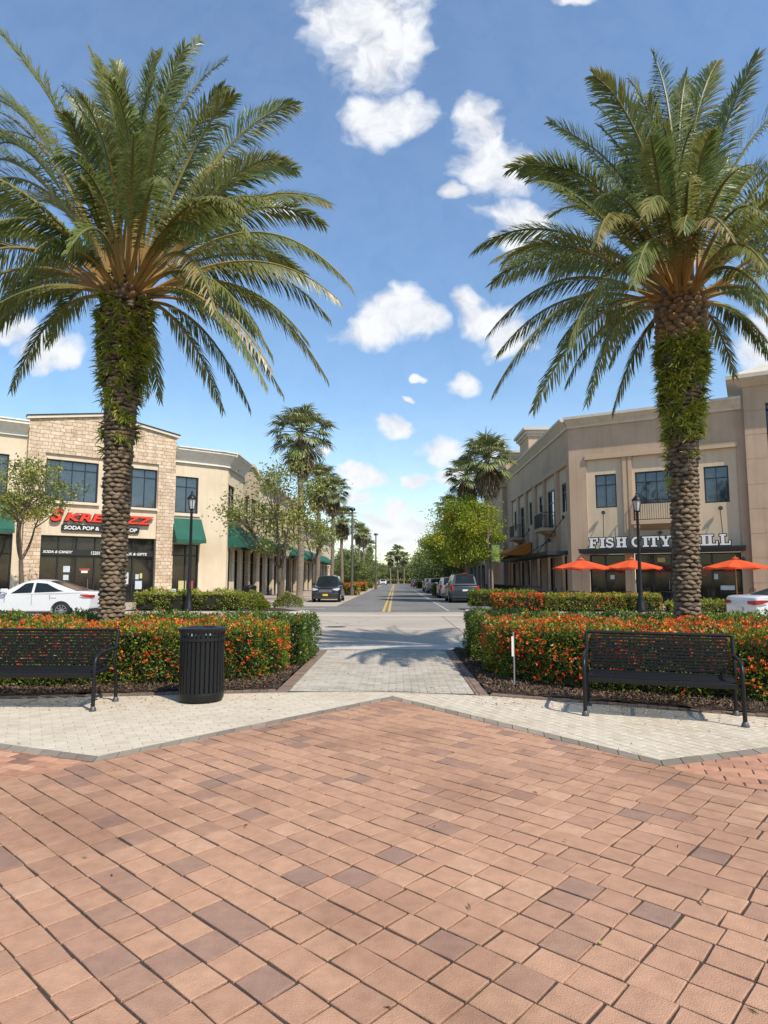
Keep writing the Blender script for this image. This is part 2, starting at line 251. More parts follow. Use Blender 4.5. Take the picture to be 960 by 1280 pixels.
# ------------------------------------------------------------------ mesh helpers
def tag(o, label=None, cat=None, group=None, kind=None):
    for k, v in (('label', label), ('category', cat), ('group', group), ('kind', kind)):
        if v: o[k] = v
    return o
def empty(name, loc=(0, 0, 0), rz=0, label=None, cat=None, group=None):
    o = bpy.data.objects.new(name, None); COL.objects.link(o); o.location = loc; o.rotation_euler = (0, 0, rz); o.empty_display_size = .3
    return tag(o, label, cat, group)
def copy_tree(o, parent=None):
    c = o.copy(); COL.objects.link(c); c.parent = parent
    for ch in list(o.children): copy_tree(ch, c)
    return c
def set_rnd(me, vals):
    a = me.attributes.new('rnd', 'FLOAT', 'FACE'); a.data.foreach_set('value', np.asarray(vals, dtype=np.float32))
class MB:
    def __init__(s): s.v = []; s.f = []; s.r = []; s.cur = .5; s.X = None
    def add(s, vs, fs):
        b = len(s.v)
        s.v += [tuple(s.X @ Vector(p)) for p in vs] if s.X else [tuple(p) for p in vs]
        for f in fs: s.f.append([b+i for i in f]); s.r.append(s.cur)
    def box(s, x0, x1, y0, y1, z0, z1):
        s.add([(x0,y0,z0),(x1,y0,z0),(x1,y1,z0),(x0,y1,z0),(x0,y0,z1),(x1,y0,z1),(x1,y1,z1),(x0,y1,z1)],
              [(3,2,1,0),(4,5,6,7),(0,1,5,4),(1,2,6,5),(2,3,7,6),(3,0,4,7)])
    def bbox(s, x0, x1, y0, y1, z0, z1, b=.01):   # box with chamfered edges
        X=(x0,x1);Y=(y0,y1);Z=(z0,z1); vs=[]; idx={}
        for i in (0,1):
            for j in (0,1):
                for k in (0,1):
                    sx, sy, sz = (1-2*i)*b, (1-2*j)*b, (1-2*k)*b
                    idx[i,j,k]=len(vs)
                    vs += [(X[i],Y[j]+sy,Z[k]+sz),(X[i]+sx,Y[j],Z[k]+sz),(X[i]+sx,Y[j]+sy,Z[k])]
        I=lambda i,j,k,a: idx[i,j,k]+a
        fs=[]
        for i in (0,1): fs.append([I(i,0,0,0),I(i,1,0,0),I(i,1,1,0),I(i,0,1,0)][::(-1 if i==0 else 1)])
        for j in (0,1): fs.append([I(0,j,0,1),I(1,j,0,1),I(1,j,1,1),I(0,j,1,1)][::(1 if j==0 else -1)])
        for k in (0,1): fs.append([I(0,0,k,2),I(1,0,k,2),I(1,1,k,2),I(0,1,k,2)][::(-1 if k==0 else 1)])
        for i in (0,1):
            for j in (0,1): fs.append([I(i,j,0,0),I(i,j,1,0),I(i,j,1,1),I(i,j,0,1)])
        for i in (0,1):
            for k in (0,1): fs.append([I(i,0,k,0),I(i,1,k,0),I(i,1,k,2),I(i,0,k,2)])
        for j in (0,1):
            for k in (0,1): fs.append([I(0,j,k,1),I(1,j,k,1),I(1,j,k,2),I(0,j,k,2)])
        for i in (0,1):
            for j in (0,1):
                for k in (0,1): fs.append([I(i,j,k,0),I(i,j,k,1),I(i,j,k,2)])
        s.add(vs, fs)
    def tube(s, pts, r, n=8, cap=True):
        pts = [Vector(p) for p in pts]; N = len(pts)
        rs = r if isinstance(r, (list, tuple)) else [r]*N
        vs = []; up = None
        for i, p in enumerate(pts):
            t = (pts[min(i+1, N-1)]-pts[max(i-1, 0)]).normalized()
            if up is None: up = Vector((0, 0, 1)) if abs(t.z) < .9 else Vector((1, 0, 0))
            a = t.cross(up).normalized(); b = a.cross(t).normalized(); up = b
            for k in range(n):
                an = 2*math.pi*k/n; vs.append(p+(a*math.cos(an)+b*math.sin(an))*rs[i])
        fs = [(i*n+k, i*n+(k+1) % n, (i+1)*n+(k+1) % n, (i+1)*n+k) for i in range(N-1) for k in range(n)]
        if cap: fs += [tuple(range(n))[::-1], tuple((N-1)*n+k for k in range(n))]
        s.add(vs, fs)
    def lathe(s, prof, c=(0, 0, 0), n=24, axis='z'):
        vs = []
        for (r, z) in prof:
            for k in range(n):
                a = 2*math.pi*k/n; p = (r*math.cos(a), r*math.sin(a), z)
                if axis == 'y': p = (p[0], z, p[1])
                if axis == 'x': p = (z, p[0], p[1])
                vs.append((c[0]+p[0], c[1]+p[1], c[2]+p[2]))
        s.add(vs, [(i*n+k, i*n+(k+1) % n, (i+1)*n+(k+1) % n, (i+1)*n+k) for i in range(len(prof)-1) for k in range(n)])
    def prism(s, poly, z0, z1):
        n = len(poly); s.add([(x, y, z0) for x, y in poly]+[(x, y, z1) for x, y in poly],
            [tuple(range(n))[::-1], tuple(range(n, 2*n))]+[(i, (i+1) % n, n+(i+1) % n, n+i) for i in range(n)])
    def fbox(s, F, s0, s1, z0, z1, d0, d1):
        c = [F.p(a, z, d) for z in (z0, z1) for (a, d) in ((s0, d1), (s1, d1), (s1, d0), (s0, d0))]
        s.add(c, [(3,2,1,0),(4,5,6,7),(0,1,5,4),(1,2,6,5),(2,3,7,6),(3,0,4,7)])
    def fpoly(s, F, pts, d0, d1):     # polygon in (s,z), extruded d0..d1
        n = len(pts); s.add([F.p(a, z, d1) for a, z in pts]+[F.p(a, z, d0) for a, z in pts],
            [tuple(range(n)), tuple(range(n, 2*n))[::-1]]+[(i, n+i, n+(i+1) % n, (i+1) % n) for i in range(n)])
    def fprof(s, F, s0, s1, prof, m0=0, m1=0):  # (d,z) profile extruded along s; m0/m1 mitre at ends
        n = len(prof); s.add([F.p(s0-m0*d, z, d) for d, z in prof]+[F.p(s1+m1*d, z, d) for d, z in prof],
            [tuple(range(n)), tuple(range(n, 2*n))[::-1]]+[(i, n+i, n+(i+1) % n, (i+1) % n) for i in range(n)])
    def wall(s, F, s0, s1, z0, z1, holes=(), depth=.25):
        S = sorted({s0, s1, *[min(max(h[0], s0), s1) for h in holes], *[min(max(h[1], s0), s1) for h in holes]})
        Z = sorted({z0, z1, *[min(max(h[2], z0), z1) for h in holes], *[min(max(h[3], z0), z1) for h in holes]})
        for a, b in zip(S, S[1:]):
            for c, d in zip(Z, Z[1:]):
                m, q = (a+b)/2, (c+d)/2
                if any(h[0] < m < h[1] and h[2] < q < h[3] for h in holes): continue
                s.add([F.p(a, c), F.p(b, c), F.p(b, d), F.p(a, d)], [(0, 1, 2, 3)])
        for (a, b, c, d) in holes:
            o = [F.p(a, c), F.p(b, c), F.p(b, d), F.p(a, d)]; i = [F.p(a, c, -depth), F.p(b, c, -depth), F.p(b, d, -depth), F.p(a, d, -depth)]
            s.add(o+i, [(k, (k+1) % 4, 4+(k+1) % 4, 4+k) for k in range(4)])
    def build(s, name, m, parent=None, smooth=False, rnd=False):
        me = bpy.data.meshes.new(name); me.from_pydata(s.v, [], s.f); me.materials.append(m)
        if rnd: set_rnd(me, s.r)
        if smooth:
            me.polygons.foreach_set('use_smooth', [True]*len(me.polygons))
            try: me.set_sharp_from_angle(angle=rad(40))
            except Exception: pass
        me.update(); o = bpy.data.objects.new(name, me); COL.objects.link(o)
        if parent: o.parent = parent
        return o
class Fac:
    def __init__(s, a, b):
        s.o = Vector(a); e = Vector(b)-Vector(a); s.L = e.length; s.e = e.normalized(); s.n = Vector((s.e.y, -s.e.x))
    def p(s, a, z, d=0):
        q = s.o+s.e*a+s.n*d; return (q.x, q.y, z)
    def shift(s, d): return Fac(s.o+s.n*d, s.o+s.n*d+s.e*s.L)

def quads(name, V, m, parent, rnd, smooth=False):     # V: (N,k,3) array, faces of k verts
    N, k = V.shape[:2]; me = bpy.data.meshes.new(name)
    me.vertices.add(N*k); me.vertices.foreach_set('co', V.reshape(-1).astype(np.float32))
    me.loops.add(N*k); me.loops.foreach_set('vertex_index', np.arange(N*k, dtype=np.int32))
    me.polygons.add(N); me.polygons.foreach_set('loop_start', np.arange(0, N*k, k, dtype=np.int32))
    try: me.polygons.foreach_set('loop_total', np.full(N, k, dtype=np.int32))
    except Exception: pass
    me.materials.append(m); set_rnd(me, rnd); me.update(calc_edges=True); me.validate()
    o = bpy.data.objects.new(name, me); COL.objects.link(o)
    if parent: o.parent = parent
    return o
def unit(a): return a/np.maximum(np.linalg.norm(a, axis=-1, keepdims=True), 1e-9)
def leaves(P, D, L, Wd, r=rng):       # diamond leaves at P, direction D, random roll
    N = len(P); D = unit(D); R = unit(np.cross(D, r.normal(size=(N, 3)))); L = np.broadcast_to(L, (N,))[:, None]; w = np.broadcast_to(Wd, (N,))[:, None]
    Nn = np.cross(D, R); mid = P+D*L*.45+Nn*L*.08
    return np.stack([P, mid+R*w*.5, P+D*L, mid-R*w*.5], 1)
def clump_leaves(P, D, L, Wd): return leaves(P, D, L, Wd)

def text_part(name, txt, F, s0, s1, z0, z1, d, depth, m, parent, bold=.0, shear=0.):
    cu = bpy.data.curves.new('t', 'FONT'); cu.body = txt; cu.extrude = depth/2; cu.offset = bold; cu.shear = shear; cu.size = 1
    o = bpy.data.objects.new('t', cu); COL.objects.link(o); dg = bpy.context.evaluated_depsgraph_get()
    me = bpy.data.meshes.new_from_object(o.evaluated_get(dg)); bpy.data.objects.remove(o); bpy.data.curves.remove(cu)
    co = np.empty(len(me.vertices)*3, np.float32); me.vertices.foreach_get('co', co); co = co.reshape(-1, 3)
    mn, mx = co.min(0), co.max(0)
    for v in me.vertices:
        a = s0+(v.co.x-mn[0])/(mx[0]-mn[0])*(s1-s0); z = z0+(v.co.y-mn[1])/(mx[1]-mn[1])*(z1-z0)
        v.co = F.p(a, z, d+v.co.z)
    me.name = name; me.materials.clear(); me.materials.append(m); ob = bpy.data.objects.new(name, me); COL.objects.link(ob); ob.parent = parent
    return ob
exec_parts = []

# ------------------------------------------------------------------ ground, paving, roads
def clip_convex(poly, clip):       # Sutherland-Hodgman, clip is CCW convex
    out = poly
    for i in range(len(clip)):
        ax, ay = clip[i]; bx, by = clip[(i+1) % len(clip)]; ex, ey = bx-ax, by-ay; inp, out = out, []
        for j in range(len(inp)):
            p, q = inp[j], inp[(j+1) % len(inp)]
            dp = ex*(p[1]-ay)-ey*(p[0]-ax); dq = ex*(q[1]-ay)-ey*(q[0]-ax)
            if dp >= 0: out.append(p)
            if (dp >= 0) != (dq >= 0):
                t = dp/(dp-dq); out.append((p[0]+(q[0]-p[0])*t, p[1]+(q[1]-p[1])*t))
        if len(out) < 3: return []
    return out
def area(p): return abs(sum(p[i][0]*p[(i+1) % len(p)][1]-p[(i+1) % len(p)][0]*p[i][1] for i in range(len(p))))/2
def pave(name, polys, origin, ang, w, l, gap, m, bond='stack', z=0., dz=.0015, merge=0, bev=.005, wob=0., seed=1):
    R = random.Random(seed); mb = MB(); c, s = math.cos(ang), math.sin(ang); ox, oy = origin
    for poly in polys:
        lx = [(x-ox)*c+(y-oy)*s for x, y in poly]; ly = [-(x-ox)*s+(y-oy)*c for x, y in poly]
        for j in range(math.floor(min(ly)/w)-1, math.ceil(max(ly)/w)+1):
            if bond == 'stack': off = 0
            elif bond == 'run': off = (j % 2)*.5*l
            else: off = 0 if R.random() < .72 else R.uniform(-.5, .5)*l
            i = math.floor((min(lx)-off)/l)-1; x = i*l+off; xe = max(lx)+l
            while x < xe:
                ll = l*2 if R.random() < merge else l
                g = gap*R.uniform(.6, 1.5); a, b = x+g/2, x+ll-g/2; e, f = j*w+gap*R.uniform(.3, .7), (j+1)*w-gap*R.uniform(.3, .7)
                x += ll
                k = [(a, e), (b, e), (b, f), (a, f)]
                k = [(u+R.uniform(-wob, wob), v+R.uniform(-wob, wob)) for u, v in k]
                P = [(ox+u*c-v*s, oy+u*s+v*c) for u, v in k]; P = clip_convex(P, poly)
                if len(P) < 3 or area(P) < .0006: continue
                cx = sum(p[0] for p in P)/len(P); cy = sum(p[1] for p in P)/len(P)
                mb.cur = min(1, max(0, R.gauss(.52, .21) if R.random() > .05 else R.uniform(0, .22))); n = len(P); q = []
                for (u, v) in P:
                    d = math.hypot(u-cx, v-cy); t = max(0, 1-bev*1.4/max(d, .01)); q.append((cx+(u-cx)*t, cy+(v-cy)*t))
                zt = z+R.uniform(-dz, dz); tx, ty = R.uniform(-1, 1)*dz*6, R.uniform(-1, 1)*dz*6
                mb.add([(u, v, zt+(u-cx)*tx+(v-cy)*ty) for u, v in q]+[(u, v, zt-bev*.8) for u, v in P]+[(u, v, z-.03) for u, v in P],
                       [tuple(range(n))]+[(h*n+i2, (h+1)*n+i2, (h+1)*n+(i2+1) % n, h*n+(i2+1) % n) for h in (0, 1) for i2 in range(n)])
    return tag(mb.build(name, m, rnd=True), kind='structure')
def sheet(name, poly, z, m, t=None):
    mb = MB()
    if t: mb.prism(poly, z-t, z)
    else: mb.add([(x, y, z) for x, y in poly], [tuple(range(len(poly)))])
    return tag(mb.build(name, m), kind='structure')

sheet('ground', [(-2500, -300), (2500, -300), (2500, 4000), (-2500, 4000)], -.05, M['ground'])
sheet('path_bed', [(-8, 7.7), (-8, 7.6), (-2.54, 5.62), (-.04, 8.45), (2.21, 5.6), (4.5, 6.5), (9, 8.1), (9, 8.6), (4.5, 7.05), (1.22, 8.5), (-.04, 8.75), (-1.6, 8.75)], -.0045, M['joint_pale'])
A_, Lc, Rc = (-.04, 8.47), (-2.54, 5.6), (2.21, 5.57)
Lf, Rf = (-8, 7.65), (4.5, 6.45)
def offs(a, b, d):     # offset segment to its right
    e = (Vector(b)-Vector(a)).normalized(); n = Vector((e.y, -e.x))*d; return (a[0]+n.x, a[1]+n.y), (b[0]+n.x, b[1]+n.y)
def isect(p1, p2, p3, p4):
    x1, y1 = p1; x2, y2 = p2; x3, y3 = p3; x4, y4 = p4; D = (x1-x2)*(y3-y4)-(y1-y2)*(x3-x4)
    a = x1*y2-y1*x2; b = x3*y4-y3*x4; return ((a*(x3-x4)-(x1-x2)*b)/D, (a*(y3-y4)-(y1-y2)*b)/D)
bw = .15
o1 = offs(Lf, Lc, bw); o2 = offs(Lc, A_, bw); o3 = offs(A_, Rc, bw); o4 = offs(Rc, Rf, bw)
Lc2 = isect(*o1, *o2); A2 = isect(*o2, *o3); Rc2 = isect(*o3, *o4); Lf2 = o1[0]; Rf2 = o4[1]
sheet('plaza_bed', [(-10, -2), (10, -2), (10, 9.2), (-10, 9.2)], -.0085, M['joint'])
kL = (Lc2[1]-A2[1])/(Lc2[0]-A2[0]); kR = (Rc2[1]-A2[1])/(Rc2[0]-A2[0])
yb = -1.2; xl = A2[0]+(yb-A2[1])/kL; xr = A2[0]+(yb-A2[1])/kR
pave('red_brick_paving', [[(xl, yb), (xr, yb), A2]], (0.58, 2.83), rad(-41.5), .166, .182, .0100, M['paver'], bond='mix', merge=.06, wob=.0042, dz=.0013, bev=.0028, seed=4)
pave('red_brick_side_paving', [[(xl, yb), Lc2, Lf2, (-8.4, yb)], [Rc2, (xr, yb), (9.5, yb), (9.5, 6.3+1.7), Rf2]], Lc2, rad(-19), .125, .23, .007, M['paver_field'], bond='run', wob=.004, dz=.0015, seed=5)
def strip(name, a, b, a2, b2, m, w=.1, seed=1):
    e = Vector(b)-Vector(a); pave(name, [[a2, b2, b, a]], a, math.atan2(e.y, e.x), 1.0, .17, .006, m, z=.001, seed=seed)
# border course round the brick: four runs
mb = MB()
for k, (a, b, a2, b2) in enumerate(((Lf, Lc, Lf2, Lc2), (Lc, A_, Lc2, A2), (A_, Rc, A2, Rc2), (Rc, Rf, Rc2, Rf2))):
    n = max(1, int((Vector(b)-Vector(a)).length/.2))
    for i in range(n):
        f0, f1 = (i+.02)/n, (i+.98)/n; L_ = lambda p, q, t: (p[0]+(q[0]-p[0])*t, p[1]+(q[1]-p[1])*t)
        mb.cur = random.random(); g = .02
        P = [L_(a2, b2, f0), L_(a2, b2, f1), L_(a, b, f1), L_(a, b, f0)]; Q = [L_(P[0], P[3], g), L_(P[1], P[2], g), L_(P[1], P[2], 1-g), L_(P[0], P[3], 1-g)]
        z = random.uniform(0, .002); mb.prism(Q, -.03, z)
tag(mb.build('plaza_border_course', M['grey_paver'], rnd=True), kind='structure')
BL = [(-8, 7.62), (-4.97, 8.16), (-1.6, 8.75)]; BR = [(1.22, 8.5), (4.06, 7.24), (4.5, 7.05), (7, 7.9)]
pale = [[Lf, Lc, A_, (-.04, 8.75), (-1.6, 8.75), (-4.97, 8.16), (-8, 7.7)], [A_, Rc, (4.5, 6.45), (4.5, 7.05), (1.22, 8.5), (-.04, 8.75)], [(4.5, 6.45), (9, 8), (9, 8.6), (4.5, 7.05)]]
pave('cream_paving_left', pale[:1], (0, 8), rad(30), .1, .2, .003, M['white_paver'], bond='run', dz=.0008, bev=.003, seed=8)
pave('cream_paving_right', pale[1:], (0, 8), rad(-62), .1, .2, .0055, M['white_paver'], bond='run', dz=.0012, bev=.004, seed=9)
sheet('walk_bed', [(-1.62, 8.74), (1.2, 8.6), (1.2, 13.98), (-1.62, 13.98)], -.012, M['joint_pale'])
pave('grey_walk_paving', [[(-1.44, 8.86), (1.04, 8.68), (1.04, 13.8), (-1.44, 13.8)]], (-.2, 9), 0, .105, .21, .007, M['walk_paver'], bond='run', dz=.001, bev=.003, seed=10)
pave('walk_edge_course', [[(-1.62, 8.76), (-1.45, 8.76), (-1.45, 13.8), (-1.62, 13.8)], [(1.05, 8.6), (1.22, 8.5), (1.22, 13.8), (1.05, 13.8)]], (-1.62, 8), rad(90), .17, .105, .006, M['brown_paver'], z=.001, seed=11)
pave('walk_threshold_course', [[(-1.62, 8.75), (-.04, 8.75), (1.22, 8.5), (1.22, 8.6), (.0, 8.86), (-1.62, 8.86)]], (-1.6, 8.7), 0, .2, .105, .006, M['brown_paver'], z=.0015, seed=12)
for nm, line, off in (('bed_edge_course', BL, .12), ('bed_edge_course', BR, .12)):
    mb = MB()
    for a, b in zip(line, line[1:]):
        F = Fac(a, b); n = int(F.L/.11)
        for i in range(n):
            mb.cur = random.random(); mb.fbox(F, i*F.L/n+.003, (i+1)*F.L/n-.003, -.03, .018+random.uniform(-.004, .004), -.11, 0)
    tag(mb.build(nm, M['brown_paver'], rnd=True), kind='structure')
def mound(name, poly, m, z0=-.03, h=.04):
    mb = MB(); xs = [p[0] for p in poly]; ys = [p[1] for p in poly]; st = .16
    nx = int((max(xs)-min(xs))/st)+1; ny = int((max(ys)-min(ys))/st)+1
    for i in range(nx):
        for j in range(ny):
            a, b = min(xs)+i*st, min(ys)+j*st
            P = clip_convex([(a, b), (a+st, b), (a+st, b+st), (a, b+st)], poly)
            if len(P) < 3: continue
            zz = lambda x, y: h*.5+h*.5*math.sin(x*9.1+math.sin(y*7))*math.sin(y*8.3+x*3)
            mb.add([(x, y, zz(x, y)) for x, y in P], [tuple(range(len(P)))])
    return tag(mb.build(name, m, smooth=True), kind='structure')
def up(line, d): return [(x, y+d) for x, y in line]
mound('mulch_bed_left', [(-8.5, 7.66), (-4.97, 8.28), (-1.62, 8.87), (-1.62, 13.9), (-12, 13.9), (-12, 7.66)][0:4]+[(-8.5, 13.9)], M['mulch'])
mound('mulch_bed_right', [(1.22, 8.62), (4.06, 7.36), (4.5, 7.17), (9, 7.17), (9, 13.9), (1.22, 13.9)], M['mulch'])

# the crossing street, the main street, kerbs and pavements
CY0, CY1, SX0, SX1 = 15.1, 27.6, -6.3, 5.7
sheet('crossing_road', [(-80, CY0), (80, CY0), (80, CY1+.2), (SX1, CY1+.2), (SX1, 29.75), (SX0, 29.75), (SX0, CY1+.2), (-80, CY1+.2)], -.008, M['crossing'])
sheet('crossing_gutter', [(-80, 13.98), (80, 13.98), (80, 15.1), (-80, 15.1)], -.004, M['strip'])
sheet('crossing_band', [(-5.5, 26.6), (4.6, 26.6), (4.6, 27.5), (-5.5, 27.5)], -.003, M['strip'])
sheet('main_road', [(SX0, 29.75), (SX1, 29.75), (SX1, 225), (SX0, 225)], -.006, M['asphalt'])
sheet('median_ground', [(-60, 225), (60, 225), (60, 420), (-60, 420)], -.02, M['asphalt'])
mb = MB()
for x in (-18, -12.3, -6.4, 1.9, 7.6, 13.5): mb.box(x, x+.02, 15.15, 27.4, -.0075, -.005)
for y in (19.2, 23.4): mb.box(-40, 40, y, y+.02, -.0078, -.0053)
tag(mb.build('slab_joints', M['joint']), kind='structure')
dr_ = MB(); dr_.lathe([(0, 0), (.33, 0), (.36, -.004), (.36, -.03)], n=28)
for k in range(-4, 5): dr_.box(-.25, .25, k*.06-.008, k*.06+.008, .0005, .004)
dr_ = dr_.build('manhole_cover', M['pole_metal']); dr_.location = (-1.9, 20.6, -.004); tag(dr_, 'round iron manhole cover in the crossing pavement', 'manhole cover')
mb = MB()
for x in (-.62, -.36): mb.add([(x, 30, -.001), (x+.13, 30, -.001), (x+.13, 200, -.001), (x, 200, -.001)], [(0, 1, 2, 3)])
tag(mb.build('road_centre_lines', M['line_yellow']), kind='structure')
mb = MB()
mb.add([(2.5, 31, -.001), (2.59, 31, -.001), (2.59, 190, -.001), (2.5, 190, -.001)], [(0, 1, 2, 3)])
mb.add([(-5.6, 33.2, -.001), (-3.6, 33.2, -.001), (-3.6, 33.5, -.001), (-5.6, 33.5, -.001)], [(0, 1, 2, 3)])
tag(mb.build('road_edge_lines', M['line_white']), kind='structure')
sheet('parking_bay_surface', [(-6.25, 36), (-3.3, 36), (-3.3, 170), (-6.25, 170)], -.002, M['crossing'])
def arc(cx, cy, r, a0, a1, n=6): return [(cx+r*math.cos(rad(a0+(a1-a0)*i/n)), cy+r*math.sin(rad(a0+(a1-a0)*i/n))) for i in range(n+1)]
def kerb_sheet(name, poly, z=.12):
    mb = MB(); c = Vector((sum(p[0] for p in poly)/len(poly), sum(p[1] for p in poly)/len(poly)))
    mb.prism(poly, -.05, z-.004); tag(mb.build(name+'_kerb', M['kerb']), kind='structure')
    e = MB(); n = len(poly); q = []
    for i in range(n):
        a, b, d = Vector(poly[i-1]), Vector(poly[i]), Vector(poly[(i+1) % n]); t1 = (b-a).normalized(); t2 = (d-b).normalized()
        m_ = (Vector((-t1.y, t1.x))+Vector((-t2.y, t2.x))).normalized(); q.append((b.x+m_.x*.18, b.y+m_.y*.18))
    e.add([(x, y, z) for x, y in q], [tuple(range(n))]); tag(e.build(name, M['sidewalk']), kind='structure')
kerb_sheet('pavement_left', [(-90, CY1)]+arc(-4.5, CY1+.75, .75, -90, 60)+[(-6.0, 31.6), (-6.25, 33), (-6.25, 200), (-90, 200)])
kerb_sheet('pavement_right', [(90, 200), (5.75, 200), (5.75, 34), (5.5, 32)]+arc(4.3, CY1+1.5, 1.2, 110, 260)+[(4.3, CY1), (90, CY1)])
# soil islands
for nm, P in (('island_soil', [(-12, CY1+.3), (-4.6, CY1+.3), (-4.2, CY1+1.0), (-5.9, 31.3), (-12, 31.3)]), ('lawn_patch', [(3.6, 29.2), (6.5, 29.2), (6.5, 31), (3.9, 31)]), ('island_soil', [(5.0, CY1+.2), (18, CY1+.2), (18, 29.1), (5.0, 29.1)])):
    sheet(nm, P, .13, M['mulch' if nm != 'lawn_patch' else 'ground'])

# ------------------------------------------------------------------ buildings
def window(F, s0, s1, z0, z1, nx, tz, parent, d=-.16, fw=.07, pm='glass', name='window', label=None):
    mb = MB(); mb.fbox(F, s0, s1, z0, z0+fw, d-.04, d+.05); mb.fbox(F, s0, s1, z1-fw, z1, d-.04, d+.05)
    for a in (s0, s1-fw): mb.fbox(F, a, a+fw, z0+fw, z1-fw, d-.04, d+.05)
    for i in range(1, nx):
        x = s0+(s1-s0)*i/nx; mb.fbox(F, x-fw*.32, x+fw*.32, z0+fw, z1-fw, d-.03, d+.035)
    for t in tz:
        z = z0+(z1-z0)*t; mb.fbox(F, s0+fw, s1-fw, z-fw*.3, z+fw*.3, d-.028, d+.038)
    o = mb.build(name, M['frame'], parent); g = MB()
    # one pane per light, each leaning a hair differently as real glazing does
    zs = [z0]+[z0+(z1-z0)*t for t in sorted(tz)]+[z1]
    for i in range(nx):
        for a, b in zip(zs, zs[1:]):
            xa, xb = s0+(s1-s0)*i/nx, s0+(s1-s0)*(i+1)/nx; j = [random.uniform(-.006, .006) for _ in range(3)]
            g.add([F.p(xa+.01, a+.01, d-.01+j[0]), F.p(xb-.01, a+.01, d-.01+j[1]), F.p(xb-.01, b-.01, d-.01+j[1]+j[2]), F.p(xa+.01, b-.01, d-.01+j[0]+j[2])], [(0, 1, 2, 3)])
    g.build('pane', M[pm], o)
    if label: o['label'] = label
    return o
def slope_awning(F, s0, s1, zt, zb, out, m, parent, val=.22, name='awning', d0=0.02):
    mb = MB(); t = .03; zv = zb
    # sloped top, valance, side cheeks
    mb.fprof(F, s0, s1, [(d0, zt), (out, zb+val), (out, zb), (out-t, zb), (out-t, zb+val-t), (d0, zt-t)])
    for a in (s0+.01, s1-.035): mb.fprof(F, a, a+.025, [(d0, zt-.06), (out-.06, zb+val-.05), (out-.06, zb+.02), (d0, zb+.02)])
    o = mb.build(name, M[m], parent)
    n = max(2, int((s1-s0)/1.2))
    for i in range(n+1):
        x = s0+.05+(s1-s0-.1)*i/n; f = MB(); f.tube([F.p(x, zb+.03, out-.05), F.p(x, zb+.03, d0)], .014, 5); f.build('awning_arm', M['frame'], o)
    return o
def shopfront(F, s0, s1, z0, z1, parent, mull, trans=None, d=-.5, name='shopfront', door=None):
    mb = MB(); fw = .08
    mb.fbox(F, s0, s1, z0, z0+.25, d-.05, d+.06); mb.fbox(F, s0, s1, z1-fw, z1, d-.05, d+.06)
    for x in [s0, *mull, s1-fw]: mb.fbox(F, x, x+fw, z0+.25, z1-fw, d-.05, d+.06)
    if trans: mb.fbox(F, s0+fw, s1-fw, trans-.04, trans+.04, d-.04, d+.05)
    o = mb.build(name, M['frame'], parent); g = MB(); xs = [s0, *[q+fw/2 for q in mull], s1]
    for a, b in zip(xs, xs[1:]): g.add([F.p(a, z0, d-.01), F.p(b, z0, d-.01+random.uniform(-.01, .01)), F.p(b, z1, d-.01), F.p(a, z1, d-.01)], [(0, 1, 2, 3)])
    g.build('pane', M['shopglass'], o)
    if door:
        for a, b in door:
            h = MB(); h.tube([F.p(a, z0+.9, d+.07), F.p(a, z0+.9, d+.12), F.p(a, z0+1.5, d+.12), F.p(a, z0+1.5, d+.07)], .012, 5)
            h.build('door_handle', M['galv'], o)
    return o
def posters(F, items, parent, d=-.48):
    for (a, b, c, e, m) in items:
        mb = MB(); mb.fbox(F, a, b, c, e, d, d+.012); mb.build('poster', M[m], parent)
def rail(F, s0, s1, z0, z1, d, parent, name='balcony', slab=True):
    mb = MB(); mb.fbox(F, s0, s1, z1-.05, z1, d-.05, d); mb.fbox(F, s0, s1, z0+.05, z0+.09, d-.04, d)
    n = int((s1-s0)/.12)
    for i in range(n+1):
        x = s0+.02+(s1-s0-.04)*i/n; mb.fbox(F, x-.011, x+.011, z0+.09, z1-.05, d-.035, d-.012)
    for a in (s0, s1-.04):
        mb.fbox(F, a, a+.04, z1-.05, z1-.002, 0.01, d-.052); mb.fbox(F, a, a+.04, z0+.05, z0+.088, .01, d-.042)
        for k in range(6): mb.fbox(F, a+.01, a+.03, z0+.09, z1-.05, .06+k*(d-.1)/6, .08+k*(d-.1)/6)
    o = mb.build(name, M['frame'], parent)
    if slab:
        b = MB(); b.fbox(F, s0-.08, s1+.08, z0-.2, z0, 0, d+.06); b.fprof(F, s0+.3, s1-.3, [(0, z0-.2), (d*.8, z0-.2), (0, z0-.5)]); b.build('balcony_slab', M['taupe_trim'], o)
    return o
CORN = lambda z0, z1, d: [(0, z0), (.12, z0), (.16, z0+(z1-z0)*.25), (d*.6, z0+(z1-z0)*.55), (d, z0+(z1-z0)*.8), (d, z1), (0, z1)]

# --- soda and candy shop with the stone front
bA = empty('shop_building', (-19.95, 35, 0), rad(37.66), 'tan stone two-storey shop with red sign over soda and candy shopfront', 'building')
F = Fac((0, 0), (8.0, 0)); mb = MB()
hA = [(.33, 6.65, .0, 8.6)]
mb.wall(F, -.55, 7.7, 0, 10.4, hA, .12)
mb.add([F.p(-.55, 10.4), F.p(7.7, 10.4), F.p(3.4, 11.12)], [(0, 1, 2)])
S1 = Fac((7.7, 0), (7.7, 14)); mb.wall(S1, 0, 14, 0, 10.4); S2 = Fac((-.55, 14), (-.55, 0)); mb.wall(S2, 0, 14, 0, 10.4)
mb.build('stone_wall', M['stone'], bA)
mb = MB(); G = F.shift(-.12)
wA = [(.4, 3.18, 5.93, 8.3), (4.4, 6.62, 5.83, 8.25), (.33, 6.65, 0, 3.97)]
mb.wall(G, .33, 6.65, 0, 8.6, wA, .22); mb.build('stucco_wall', M['cream'], bA)
